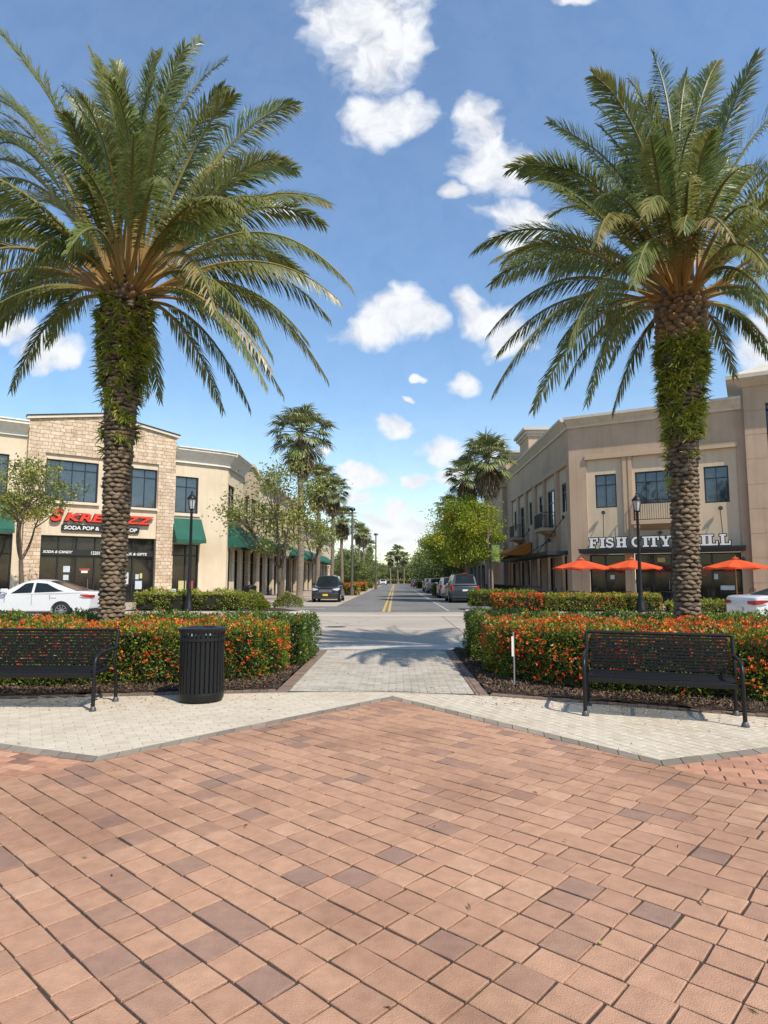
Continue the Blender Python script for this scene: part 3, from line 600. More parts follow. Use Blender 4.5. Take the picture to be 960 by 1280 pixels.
for q in ((.33, 3.3, 5.78, 5.93), (4.3, 6.65, 5.70, 5.83)): mb = MB(); mb.fbox(G, *q, 0, .16); mb.build('window_sill', M['cream_light'], bA)
window(G, .4, 3.18, 5.93, 8.3, 4, (.78,), bA); window(G, 4.4, 6.62, 5.83, 8.25, 3, (.78,), bA)
shopfront(G, .33, 6.65, .0, 3.97, bA, (1.25, 2.2, 3.2, 4.3, 5.35), 2.8, d=-.3, door=[(2.9, 0), (4.9, 0)])
mb = MB(); mb.fbox(G, .41, 6.57, 2.86, 3.2, -.2, -.17); mb.build('fascia_band', M['black_sign'], bA)
posters(G, [(1.6, 1.95, 1.9, 2.25, 'paper'), (1.62, 1.9, 1.45, 1.75, 'paper'), (2.45, 3.0, 2.0, 2.12, 'poster_red'), (2.55, 2.9, 1.86, 1.99, 'white_sign'), (5.6, 5.8, 1.5, 1.8, 'paper'), (5.85, 6.0, 1.55, 1.85, 'poster_yel'), (5.6, 6.0, .9, 1.4, 'paper'), (5.0, 5.2, 1.2, 1.9, 'paper')], bA, -.285)
text_part('sign_lettering', 'SODA & CANDY', G, .5, 2.04, 2.97, 3.12, -.165, .01, M['white_sign'], bA, .03, .25)
text_part('sign_lettering', '12201', G, 3.02, 3.5, 2.93, 3.12, -.165, .01, M['white_sign'], bA, .02)
text_part('sign_lettering', 'GIMMICK & GIFTS', G, 4.35, 6.2, 2.93, 3.09, -.165, .01, M['white_sign'], bA, .03, .25)
text_part('red_sign_lettering', 'KREEZZZ', G, 1.45, 6.42, 4.80, 5.26, .2, .12, M['red_sign'], bA, .03, .25)
text_part('red_sign_capital', 'S', G, .74, 1.40, 4.76, 5.46, .2, .12, M['red_sign'], bA, .03, .25)
text_part('sign_letter_back', 'KREEZZZ', G, 1.40, 6.47, 4.75, 5.29, .11, .05, M['black_sign'], bA, .055, .25)
text_part('sign_letter_back', 'S', G, .69, 1.45, 4.71, 5.5, .11, .05, M['black_sign'], bA, .055, .25)
mb = MB(); mb.fpoly(G, [(1.4, 4.62), (5.55, 4.62), (5.62, 4.56), (5.62, 4.3), (5.55, 4.24), (1.4, 4.24), (1.33, 4.3), (1.33, 4.56)], .03, .12); mb.build('sign_board', M['black_sign'], bA)
text_part('sign_lettering', 'SODA POP & CANDY SHOP', G, 1.46, 5.48, 4.32, 4.54, .13, .03, M['white_sign'], bA, .03, .1)
mb = MB()   # parapet coping following the shallow gable
for a, b in (((-.7, 10.4), (3.4, 11.14)), ((3.4, 11.14), (7.85, 10.4))):
    mb.fpoly(F, [a, b, (b[0], b[1]+.16), (a[0], a[1]+.16)], -.25, .14)
mb.build('parapet_coping', M['cream_light'], bA)
mb = MB()
for a, b in (((-.74, 10.56), (3.4, 11.30)), ((3.4, 11.30), (7.89, 10.56))): mb.fpoly(F, [a, b, (b[0], b[1]+.05), (a[0], a[1]+.05)], -.28, .19)
mb.build('parapet_flashing', M['frame'], bA)
mb = MB(); mb.add([F.p(-.5, 10.2, -.2), F.p(7.65, 10.2, -.2), F.p(7.65, 10.2, -14), F.p(-.5, 10.2, -14)], [(0, 1, 2, 3)]); mb.build('roof', M['roof'], bA)

# --- cream building beyond the left edge
bB = empty('cream_building', (-19.95, 35, 0), rad(37.66), 'cream stucco building left of the stone shop with a green awning', 'building')
F = Fac((-12, .35), (-.55, .35)); mb = MB()
mb.wall(F, 0, 11.45, 0, 9.55, [(5.6, 10.6, 6.1, 8.35), (.5, 3.5, 6.1, 8.35), (5.2, 11.0, .0, 3.97)], .3); mb.build('stucco_wall', M['cream'], bB)
window(F, 5.6, 10.6, 6.1, 8.35, 5, (.78,), bB); window(F, .5, 3.5, 6.1, 8.35, 3, (.78,), bB)
shopfront(F, 5.2, 11.0, 0, 3.97, bB, (6.6, 8, 9.4), 2.9, d=-.25)
posters(F, [(10.0, 10.35, 1.6, 2.2, 'poster_red'), (8.5, 9.1, .6, 1.6, 'paper')], bB, -.23)
mb = MB(); mb.fbox(F, 5.5, 10.7, 5.95, 6.1, 0, .08); mb.build('window_sill', M['cream_light'], bB)
slope_awning(F, 5.0, 10.95, 5.6, 3.95, 1.1, 'green_awning', bB)
mb = MB(); mb.fprof(F, 0, 11.43, [(0, 9.5), (.1, 9.5), (.14, 9.62), (.55, 10.05), (.6, 10.05), (.6, 10.2), (0, 10.2)]); mb.build('cornice', M['grey_trim'], bB)
mb = MB(); mb.fbox(F, 0, 11.42, 10.203, 10.28, -.1, .66); mb.fbox(F, 0, 11.42, 9.44, 9.5, .01, .13); mb.build('cornice_edge', M['white_trim'], bB)

# --- cream corner building, green awnings along the street
bC = empty('corner_building', (0, 0, 0), 0, 'cream stucco corner building with a pale grey cornice right of the stone shop', 'building')
aA = rad(37.66); eA = Vector((math.cos(aA), math.sin(aA))); nA = Vector((eA.y, -eA.x)); oA = Vector((-19.95, 35))
p0 = oA+eA*7.71-nA*.3; p1 = oA+eA*10.7-nA*.3; p2 = Vector((-11.2, 42.3)); 
F = Fac(p0, p1); mb = MB(); HC2 = 9.0
mb.wall(F, 0, F.L, 0, HC2, [(.12, 1.6, 5.7, 8.05), (.0, 1.75, .3, 3.7)], .22)
Fc = Fac(p1, p2); mb.wall(Fc, 0, Fc.L, 0, HC2)
Fs = Fac(p2, (-11.2, 46.4)); mb.wall(Fs, 0, Fs.L, 0, HC2, [(.15, 1.95, 5.65, 7.85), (.5, 1.7, .15, 3.6), (2.2, 3.9, .15, 3.6)], .3)
mb.build('stucco_wall', M['cream'], bC)
window(F, .12, 1.6, 5.7, 8.05, 2, (.72,), bC); window(Fs, .15, 1.95, 5.65, 7.85, 2, (.72,), bC)
shopfront(F, 0, 1.75, .3, 3.7, bC, (.9,), 3.0, d=-.18); shopfront(Fs, .5, 1.7, .15, 3.6, bC, (), 2.8, d=-.28); shopfront(Fs, 2.2, 3.9, .15, 3.6, bC, (3.0,), 2.8, d=-.28)
posters(F, [(.55, 1.05, .75, 1.4, 'poster_yel'), (.15, .4, .5, .9, 'paper'), (1.3, 1.5, .7, 1.4, 'poster_red')], bC, -.165)
for f_, q in ((F, (.02, 1.75, 5.5, 5.68)), (Fs, (.05, 2.05, 5.45, 5.63))): mb = MB(); mb.fbox(f_, *q, 0, .1); mb.build('window_sill', M['cream_light'], bC)
slope_awning(F, -.05, 1.85, 5.35, 3.75, 1.0, 'green_awning', bC)
slope_awning(Fs, .25, 4.3, 5.25, 3.6, 1.25, 'green_awning', bC)
mb = MB(); mb2 = MB()
for ff, m0, m1 in ((F, 0, .3), (Fc, .3, .3), (Fs, .3, 0)):
    z0 = HC2+.0; mb.fprof(ff, 0, ff.L, [(0, z0), (.12, z0), (.16, z0+.12), (.62, z0+.66), (.66, z0+.66), (.66, z0+.8), (0, z0+.8)], m0, m1)
    mb2.fprof(ff, 0, ff.L, [(-.05, z0+.803), (.74, z0+.803), (.74, z0+.87), (-.05, z0+.87)], m0, m1); mb2.fprof(ff, 0, ff.L, [(.005, z0-.08), (.16, z0-.08), (.16, z0-.003), (.005, z0-.003)], m0, m1)
mb.build('cornice', M['grey_trim'], bC); mb2.build('cornice_edge', M['white_trim'], bC)

# --- street side, further along on the left
def street_left(name, label, y0, y1, H, wallm, bays, awn, wins, gable=0, X=-11.2, am='green_awning', cols=M['cream'], cor='cream_light', zb=3.65, zt=4.95):
    b = empty(name, (X, y0, 0), rad(90), label, 'building'); F = Fac((0, 0), (y1-y0, 0)); mb = MB()
    holes = [(a, c, .12, 3.7) for a, c in bays]+[(a, c, 5.6, 7.8) for a, c in wins]
    mb.wall(F, 0, F.L, 0, H, holes, .35)
    if gable: mb.add([F.p(0, H), F.p(F.L, H), F.p(F.L*.5, H+gable)], [(0, 1, 2)])
    mb.wall(Fac((0, 14), (0, 0)), 0, 14, 0, H); mb.wall(Fac((F.L, 0), (F.L, 14)), 0, 14, 0, H); mb.build('wall', M[wallm], b)
    for a, c in bays: shopfront(F, a, c, .12, 3.7, b, tuple(a+(c-a)*k/3 for k in (1, 2)) if c-a > 2 else (), 2.8, d=-.33)
    for a, c in wins: window(F, a, c, 5.6, 7.8, max(2, int((c-a)/1.1)), (.7,), b, d=-.2)
    for a, c in awn: slope_awning(F, a, c, zt, zb, 1.3, am, b)
    mb = MB()
    if gable:
        for p, q in (((-.1, H), (F.L/2, H+gable)), ((F.L/2, H+gable), (F.L+.1, H))): mb.fpoly(F, [p, q, (q[0], q[1]+.25), (p[0], p[1]+.25)], -.2, .2)
    else: mb.fprof(F, 0, F.L, [(0, H), (.15, H), (.5, H+.35), (.5, H+.55), (0, H+.55)])
    mb.build('cornice', M[cor], b)
    mb = MB(); mb.add([F.p(0, H-.2, -.3), F.p(F.L, H-.2, -.3), F.p(F.L, H-.2, -14), F.p(0, H-.2, -14)], [(0, 1, 2, 3)]); mb.build('roof', M['roof'], b)
    # free columns under the awnings
    return b
street_left('gabled_building', 'stone building with a shallow gable next along from the cream corner building', 46.42, 52.2, 9.7, 'stone2', [(.5, 2.3), (3.0, 5.2)], [(.1, 5.6)], [(.7, 2.4), (3.0, 5.1)], gable=.55)
street_left('terrace_building', 'cream terrace behind the tallest fan palm on the left street side', 52.22, 66, 9.3, 'cream', [(.6, 3), (3.8, 6.2), (7, 9.4), (10.2, 12.8)], [(.2, 6.5), (6.9, 13.3)], [(1, 3), (4, 6), (7.4, 9.2), (10.4, 12.4)], gable=0, zb=3.8)
street_left('low_brick_building', 'tan block building between the cream terrace and the low green-awning shops', 66.02, 73, 9.7, 'stone2', [(.6, 3), (3.8, 6.2)], [(.2, 6.6)], [(1, 2.6), (4, 5.6)], gable=.4)
street_left('low_shop_building', 'low beige shop row with long green awnings furthest along the left side', 73.02, 112, 7.5, 'cream', [(1+4*i, 4+4*i) for i in range(9)], [(.5+8*i, 8+8*i) for i in range(4)], [(1.5+8*i, 3.5+8*i) for i in range(4)][:0], cor='grey_trim', zb=3.8, zt=5.1)

# --- the grill with taupe stucco
bF = empty('grill_building', (10.95, 40, 0), 0, 'taupe stucco restaurant building with white lettering over a black canopy', 'building')
F = Fac((0, 0), (8.35, -4.6)); L = 9.75; Fs = Fac((0, 22.5), (0, 0)); HF = 10.95
mb = MB()
pan = [(1.05, 3.19, 3.3, 8.85), (3.72, 6.98, 3.3, 8.85), (7.2, 9.28, 3.3, 8.85)]
st = [(1.04, 3.12, 0, 3.0), (3.66, 9.2, 0, 3.0)]
mb.wall(F, 0, L, 0, HF, pan+st, .1)
sp = [(12.9, 15.25, 3.35, 8.7), (15.95, 18.8, 3.35, 8.7), (19.7, 21.7, 3.35, 8.7), (2.6, 4.95, 3.35, 8.7), (6.1, 8.45, 3.35, 8.7), (9.45, 11.35, 3.35, 8.7)]
sb = [(1.0, 4.0, 0, 3.05), (5.3, 8.1, 0, 3.05), (9.0, 10.6, 0, 3.05), (12.4, 14.1, 0, 3.05), (15.8, 18.2, 0, 3.05), (19.8, 21.4, 0, 3.05)]
mb.wall(Fs, 0, 22.5, 0, HF, sp+sb, .1)
mb.wall(Fac((0, 34), (0, 22.5)), 0, 11.5, 0, 11.3, [(1.5, 3.2, 5.9, 7.8), (5, 6.7, 5.9, 7.8), (8.4, 10.1, 5.9, 7.8), (1, 10, .0, 3.2)], .2)
mb.build('stucco_wall', M['taupe'], bF)
G = F.shift(-.1); Gs = Fs.shift(-.1)
for a, b, c, d in pan: mb = MB(); mb.wall(G, a, b, c, d, {0: [(1.54, 2.78, 5.84, 7.9)], 1: [(3.86, 6.84, 5.95, 7.88)], 2: [(7.56, 8.8, 5.8, 7.88)]}[pan.index((a, b, c, d))], .18); mb.build('inset_panel', M['taupe_panel'], bF)
sw = [[(13.55, 15.0, 5.9, 7.75)], [(16.3, 18.6, 4.95, 7.75)], [(20.2, 21.5, 5.85, 7.75)], [(3.3, 4.7, 5.9, 7.7)], [(6.3, 8.2, 4.95, 7.7)], [(9.95, 11.1, 5.85, 7.75)]]
for q, h in zip(sp, sw): mb = MB(); mb.wall(Gs, *q, h, .18); mb.build('inset_panel', M['taupe_panel'], bF)
mb = MB(); mb.fbox(F, 1.0, 9.33, 8.86, 9.16, 0.0, .12); mb.fbox(Fs, 12.0, 22.08, 8.71, 9.0, 0, .1); mb.fbox(Fs, 2.5, 11.55, 8.71, 8.95, 0, .1)
for a, b in ((3.19, 3.40), (3.5, 3.72)): mb.fbox(F, a, b, 3.3, 8.855, -.05, .05)
mb.fbox(F, 6.98, 7.2, 3.3, 8.855, -.05, .05)
for a, b in ((5.0, 6.05), (8.5, 9.4), (12.2, 12.85), (15.3, 15.9), (18.9, 19.6)): mb.fbox(Fs, a+.1, b-.1, 3.3, 8.705, -.02, .07)
mb.build('trim_band', M['taupe_trim'], bF)
window(G, 1.54, 2.78, 5.84, 7.9, 2, (.68,), bF, d=-.1); window(G, 3.86, 6.84, 5.95, 7.88, 5, (.68,), bF, d=-.1); window(G, 7.56, 8.8, 5.8, 7.88, 2, (.68,), bF, d=-.1)
for h in sw: a = h[0]; window(Gs, *a, 3 if a[1]-a[0] > 1.9 else 2, (.68,), bF, d=-.1)
rail(F, 3.8, 6.9, 4.89, 6.1, .62, bF); rail(Fs, 16.2, 18.7, 5.0, 6.1, .9, bF); rail(Fs, 6.1, 8.3, 5.0, 6.1, .9, bF)
shopfront(F, 1.04, 3.12, 0, 3.0, bF, (1.9,), 2.3, d=-.35); shopfront(F, 3.66, 9.2, 0, 3.0, bF, (4.6, 5.6, 6.6, 7.7), 2.3, d=-.35, door=[(5.5, 0), (6.5, 0)])
for a, b, c, d in sb: shopfront(Fs, a, b, 0, 3.05, bF, ((a+b)/2,), 2.3, d=-.35)
posters(F, [(4.9, 5.3, 2.5, 2.75, 'poster_yel'), (2.2, 2.45, 1.5, 1.75, 'paper'), (7.8, 8.0, 1.5, 1.8, 'paper'), (8.1, 8.8, .9, 1.15, 'paper')], bF, -.33)
# round frosted emblems etched on the glass
mb = MB()
for x, z in ((1.5, 1.95), (2.75, 1.95), (5.0, 1.9), (5.95, 1.9), (7.35, 1.95), (8.6, 1.95)):
    for r, m_ in ((.25, 0), (.13, 0)):
        mb.add([F.p(x+math.cos(k*math.pi/10)*q, z+math.sin(k*math.pi/10)*q, -.337) for k in range(20) for q in (r, r-.035)], [(2*k, 2*k+1, (2*k+3) % 40, (2*k+2) % 40) for k in range(20)])
mb.build('window_emblem', M['poster_red'], bF)
mb = MB(); mb.fbox(F, .72, 9.44, 3.04, 3.26, .012, 1.15); mb.fbox(F, .68, 9.48, 3.2, 3.3, 1.15, 1.2)
mb.build('canopy', M['frame'], bF)
mb = MB(); mb.fbox(Fs, 3.8, 21.7, 3.04, 3.28, .012, 1.3); mb.build('canopy', M['frame'], bF)
for (x, z) in ((1.98, 5.52), (5.11, 4.2), (8.29, 5.45)):
    mb = MB(); mb.lathe([(0, .0), (.09, .0), (.12, -.05), (.12, -.1), (0, -.1)], F.p(x, z, .09), 12, 'y'); mb.tube([F.p(x, z, .03), F.p(x+.15, 3.3, 1.0)], .02, 6); mb.build('tie_rod', M['frame'], bF)
for (x, z) in ((21.1, 5.49), (17.2, 4.23), (10.4, 5.5)):
    mb = MB(); mb.lathe([(0, .0), (.11, .0), (.13, -.06), (.13, -.12), (0, -.12)], Fs.p(x, z, .03), 12, 'x'); mb.tube([Fs.p(x, z, .03), Fs.p(x-2.6, 3.3, 1.2)], .03, 6); mb.build('tie_rod', M['frame'], bF)
slope_awning(Fs, 1.0, 10.8, 4.5, 3.4, 1.9, 'orange_awning', bF, d0=.02)
# slab-serif lettering built from strokes
def slab_text(txt, F, s0, s1, z0, z1, d, parent):
    gw = {'I': .5, ' ': .34}; G_ = {}
    def box(a, b, c, e): return ('b', a, b, c, e)
    T = .25; se = .14
    def serif(x0, x1, y): return box(x0, x1, y, y+se)
    G_['F'] = [box(.1, .1+T, 0, 1), serif(0, .5, 0), box(0, .8, .86, 1), box(.66, .8, .62, .86), box(.35, .6, .44, .58), box(.5, .6, .36, .66)]
    G_['I'] = [box(.12, .38, 0, 1), serif(0, .5, 0), serif(0, .5, .86)]
    G_['H'] = [box(.08, .08+T, 0, 1), box(.57, .57+T, 0, 1), serif(0, .42, 0), serif(0, .42, .86), serif(.48, .9, 0), serif(.48, .9, .86), box(.3, .6, .43, .57)]
    G_['T'] = [box(.3, .3+T, 0, 1), serif(.18, .67, 0), box(0, .85, .85, 1), box(0, .12, .62, .86), box(.73, .85, .62, .86)]
    G_['L'] = [box(.1, .1+T, 0, 1), serif(0, .48, .86), box(0, .8, 0, .15), box(.68, .8, .15, .4)]
    G_['Y'] = [box(.32, .32+T, 0, .5), serif(.18, .7, 0), serif(0, .38, .86), serif(.55, .9, .86), ('l', [(.16, .95), (.43, .45)], .22), ('l', [(.74, .95), (.46, .45)], .14)]
    arcp = lambda cx, cy, rx, ry, a0, a1: [(cx+rx*math.cos(rad(a0+(a1-a0)*k/14)), cy+ry*math.sin(rad(a0+(a1-a0)*k/14))) for k in range(15)]
    G_['C'] = [('l', arcp(.45, .5, .33, .41, 48, 312), .2), box(.62, .74, .6, .98)]
    G_['G'] = [('l', arcp(.45, .5, .33, .41, 48, 325), .2), box(.62, .74, .62, .98), box(.56, .56+T, .08, .46), serif(.44, .9, .38)]
    G_['R'] = [box(.08, .08+T, 0, 1), serif(0, .42, 0), ('l', arcp(.42, .7, .26, .225, 88, -88), .17), box(.2, .45, .85, 1), box(.2, .45, .4, .53), ('l', [(.44, .46), (.74, .07)], .22), serif(.6, .9, 0)]
    G_['S'] = [('l', arcp(.4, .72, .24, .2, 35, 270)+arcp(.4, .285, .25, .21, 90, -145), .18), box(.58, .69, .64, .97), box(.08, .19, .03, .36)]
    tot = sum(gw.get(c, .95)+.0 for c in txt); u = (s1-s0)/tot; hz = z1-z0
    for nm, m_, dd, gr in (('sign_letter_back', 'black_sign', d, .085), ('sign_lettering', 'white_sign', d+.06, 0)):
        mb = MB(); x = 0; kk = 0
        for ch in txt:
            for g in G_.get(ch, []):
                kk += 1; e = dd+.04+(kk % 7)*.0012
                if g[0] == 'b': mb.fbox(F, s0+(x+g[1])*u-gr*.6, s0+(x+g[2])*u+gr*.6, z0+g[3]*hz-gr*.6, z0+g[4]*hz+gr*.6, dd, e)
                else:
                    pts = [(s0+(x+a)*u, z0+b*hz) for a, b in g[1]]; t = g[2]*(u+hz)/4+gr*.6; P = []; Q = []
                    for i, p in enumerate(pts):
                        q0, q1 = pts[max(i-1, 0)], pts[min(i+1, len(pts)-1)]; dx, dz = q1[0]-q0[0], q1[1]-q0[1]; l = math.hypot(dx, dz)
                        P.append((p[0]-dz/l*t, p[1]+dx/l*t)); Q.append((p[0]+dz/l*t, p[1]-dx/l*t))
                    for i in range(len(pts)-1): mb.fpoly(F, [Q[i], Q[i+1], P[i+1], P[i]], dd, e)
            x += gw.get(ch, .95)
        mb.build(nm, M[m_], parent)
slab_text('FISH CITY GRILL', F, 1.32, 8.85, 3.34, 3.93, 1.05, bF)
mb = MB(); mb2 = MB()
prof = lambda z: [(0, z), (.1, z), (.14, z+.14), (.5, z+.5), (.54, z+.5), (.54, z+.66), (0, z+.66)]
mb.fprof(F, 0, 9.6, prof(HF), .28, 0); mb.fprof(Fs, 0, 22.5, prof(HF), 0, .28); mb.fprof(Fac((0, 34), (0, 23.9)), 0, 10.1, prof(11.3), 0, 0)
mb.build('cornice', M['cornice'], bF)
# pilaster tower on the street side
mb = MB(); mb.box(-.45, 1.5, 22.4, 24.9, 0, 10.7); mb.build('corner_pier', M['taupe'], bF); mb = MB(); mb.box(-.9, 1.9, 21.95, 25.3, 10.703, 10.9); mb.box(-.7, 1.7, 22.1, 25.1, 10.5, 10.7); mb.build('pier_cap', M['cornice'], bF)
for (x0, x1, y0, y1, z1) in ((1.2, 5.0, 17.5, 21.5, 14.7), (.5, 3.6, 25.5, 29.5, 14.2), (.6, 3, 31, 34, 13.2)):
    mb = MB(); mb.box(x0, x1, y0, y1, 10.3, z1); mb.build('roof_tower', M['taupe'], bF)
    mb = MB(); o = .5
    for k, (q, za, zb) in enumerate(((.12, z1-.25, z1-.05), (.3, z1-.05+.003, z1+.25), (.5, z1+.253, z1+.5))): mb.box(x0-q, x1+q, y0-q, y1+q, za, zb)
    mb.build('tower_cornice', M['cornice'], bF)
mb = MB(); mb.add([(.1, 0, 10.6), (9.5, -4.7, 10.6), (16, 2, 10.6), (16, 34, 10.6), (.1, 34, 10.6)], [(0, 1, 2, 3, 4)]); mb.build('roof', M['roof'], bF)
# --- tower building at the right edge
bG = empty('tower_building', (10.95, 40, 0), 0, 'tall taupe tower block with scored joints and a deep pale eave at the right edge', 'building')
Fg = Fac(F.p(9.72, 0)[:2], F.p(16.5, 0)[:2]).shift(.3); mb = MB()
zs = [0, 1.3, 2.64, 3.97, 5.31, 6.65, 8.06, 9.4, 10.74, 12.1]
for a, b in zip(zs, zs[1:]):
    h = [(1.05, 5.2, 6.9, 11.1)]; h = [q for q in h if q[2] < b and q[3] > a]
    mb.wall(Fg, 0, 6.7, a+.012, b-.012, [(q[0], q[1], max(q[2], a), min(q[3], b)) for q in h] if h else (), .3)
    mb.fbox(Fg, .0, 1.04, b-.013, b+.013, -.05, -.015); mb.fbox(Fg, 5.21, 6.7, b-.013, b+.013, -.05, -.015)
    if not h: mb.fbox(Fg, 1.04, 5.21, b-.013, b+.013, -.05, -.015)
mb.wall(Fac(Fg.p(0, 0, -8)[:2], Fg.p(0, 0)[:2]), 0, 8, 0, 12.1); mb.wall(Fac(Fg.p(6.7, 0)[:2], Fg.p(6.7, 0, -8)[:2]), 0, 8, 0, 12.1); mb.build('stucco_wall', M['taupe'], bG)
window(Fg, 1.05, 5.2, 6.9, 11.1, 4, (.3, .6, .85), bG, d=-.25)
def eave(mb, s0, s1, d0, d1, z0, z1, o): pass
mb = MB(); a0, a1, d0, d1 = 0, 6.7, 0, -8
def ring(o, z): return [Fg.p(a0-o, z, d0+o), Fg.p(a1+o, z, d0+o), Fg.p(a1+o, z, d1-o), Fg.p(a0-o, z, d1-o)]
R_ = [ring(0.01, 12.1), ring(.75, 12.45), ring(.78, 12.45), ring(.78, 12.66), ring(.70, 12.68)]; c = [Fg.p(3.35, 14.6, -3.2), Fg.p(3.35, 14.6, -4.8)]
vs = [p for r in R_ for p in r]; mb.add(vs, [(i*4+k, i*4+(k+1) % 4, (i+1)*4+(k+1) % 4, (i+1)*4+k) for i in range(4) for k in range(4)]); mb.build('eave', M['cornice'], bG)
mb = MB(); mb.add(R_[4]+c, [(0, 1, 4), (1, 2, 5, 4), (2, 3, 5), (3, 0, 4, 5)]); mb.build('roof', M['cornice'], bG)
# --- far right colonnade block behind the bright tree
bH = empty('colonnade_building', (10.6, 74.2, 0), 0, 'brown two-storey block with columns beyond the bright trees on the right', 'building')
F2 = Fac((0, 42), (0, 0)); mb = MB(); mb.wall(F2, 0, 42, 0, 7.6, [(1+4*i, 4+4*i, 0, 3.2) for i in range(10)]+[(1.6+4*i, 3.4+4*i, 4.6, 6.6) for i in range(10)], .4)
mb.wall(Fac((0, 0), (14, 0)), 0, 14, 0, 7.6); mb.build('wall', M['taupe'], bH)
for i in range(10): shopfront(F2, 1+4*i, 4+4*i, 0, 3.2, bH, (2+4*i, 3+4*i), 2.5, d=-.38); window(F2, 1.6+4*i, 3.4+4*i, 4.6, 6.6, 2, (.7,), bH)
mb = MB(); mb.fprof(F2, 0, 42, prof(7.6)); mb.build('cornice', M['cornice'], bH)

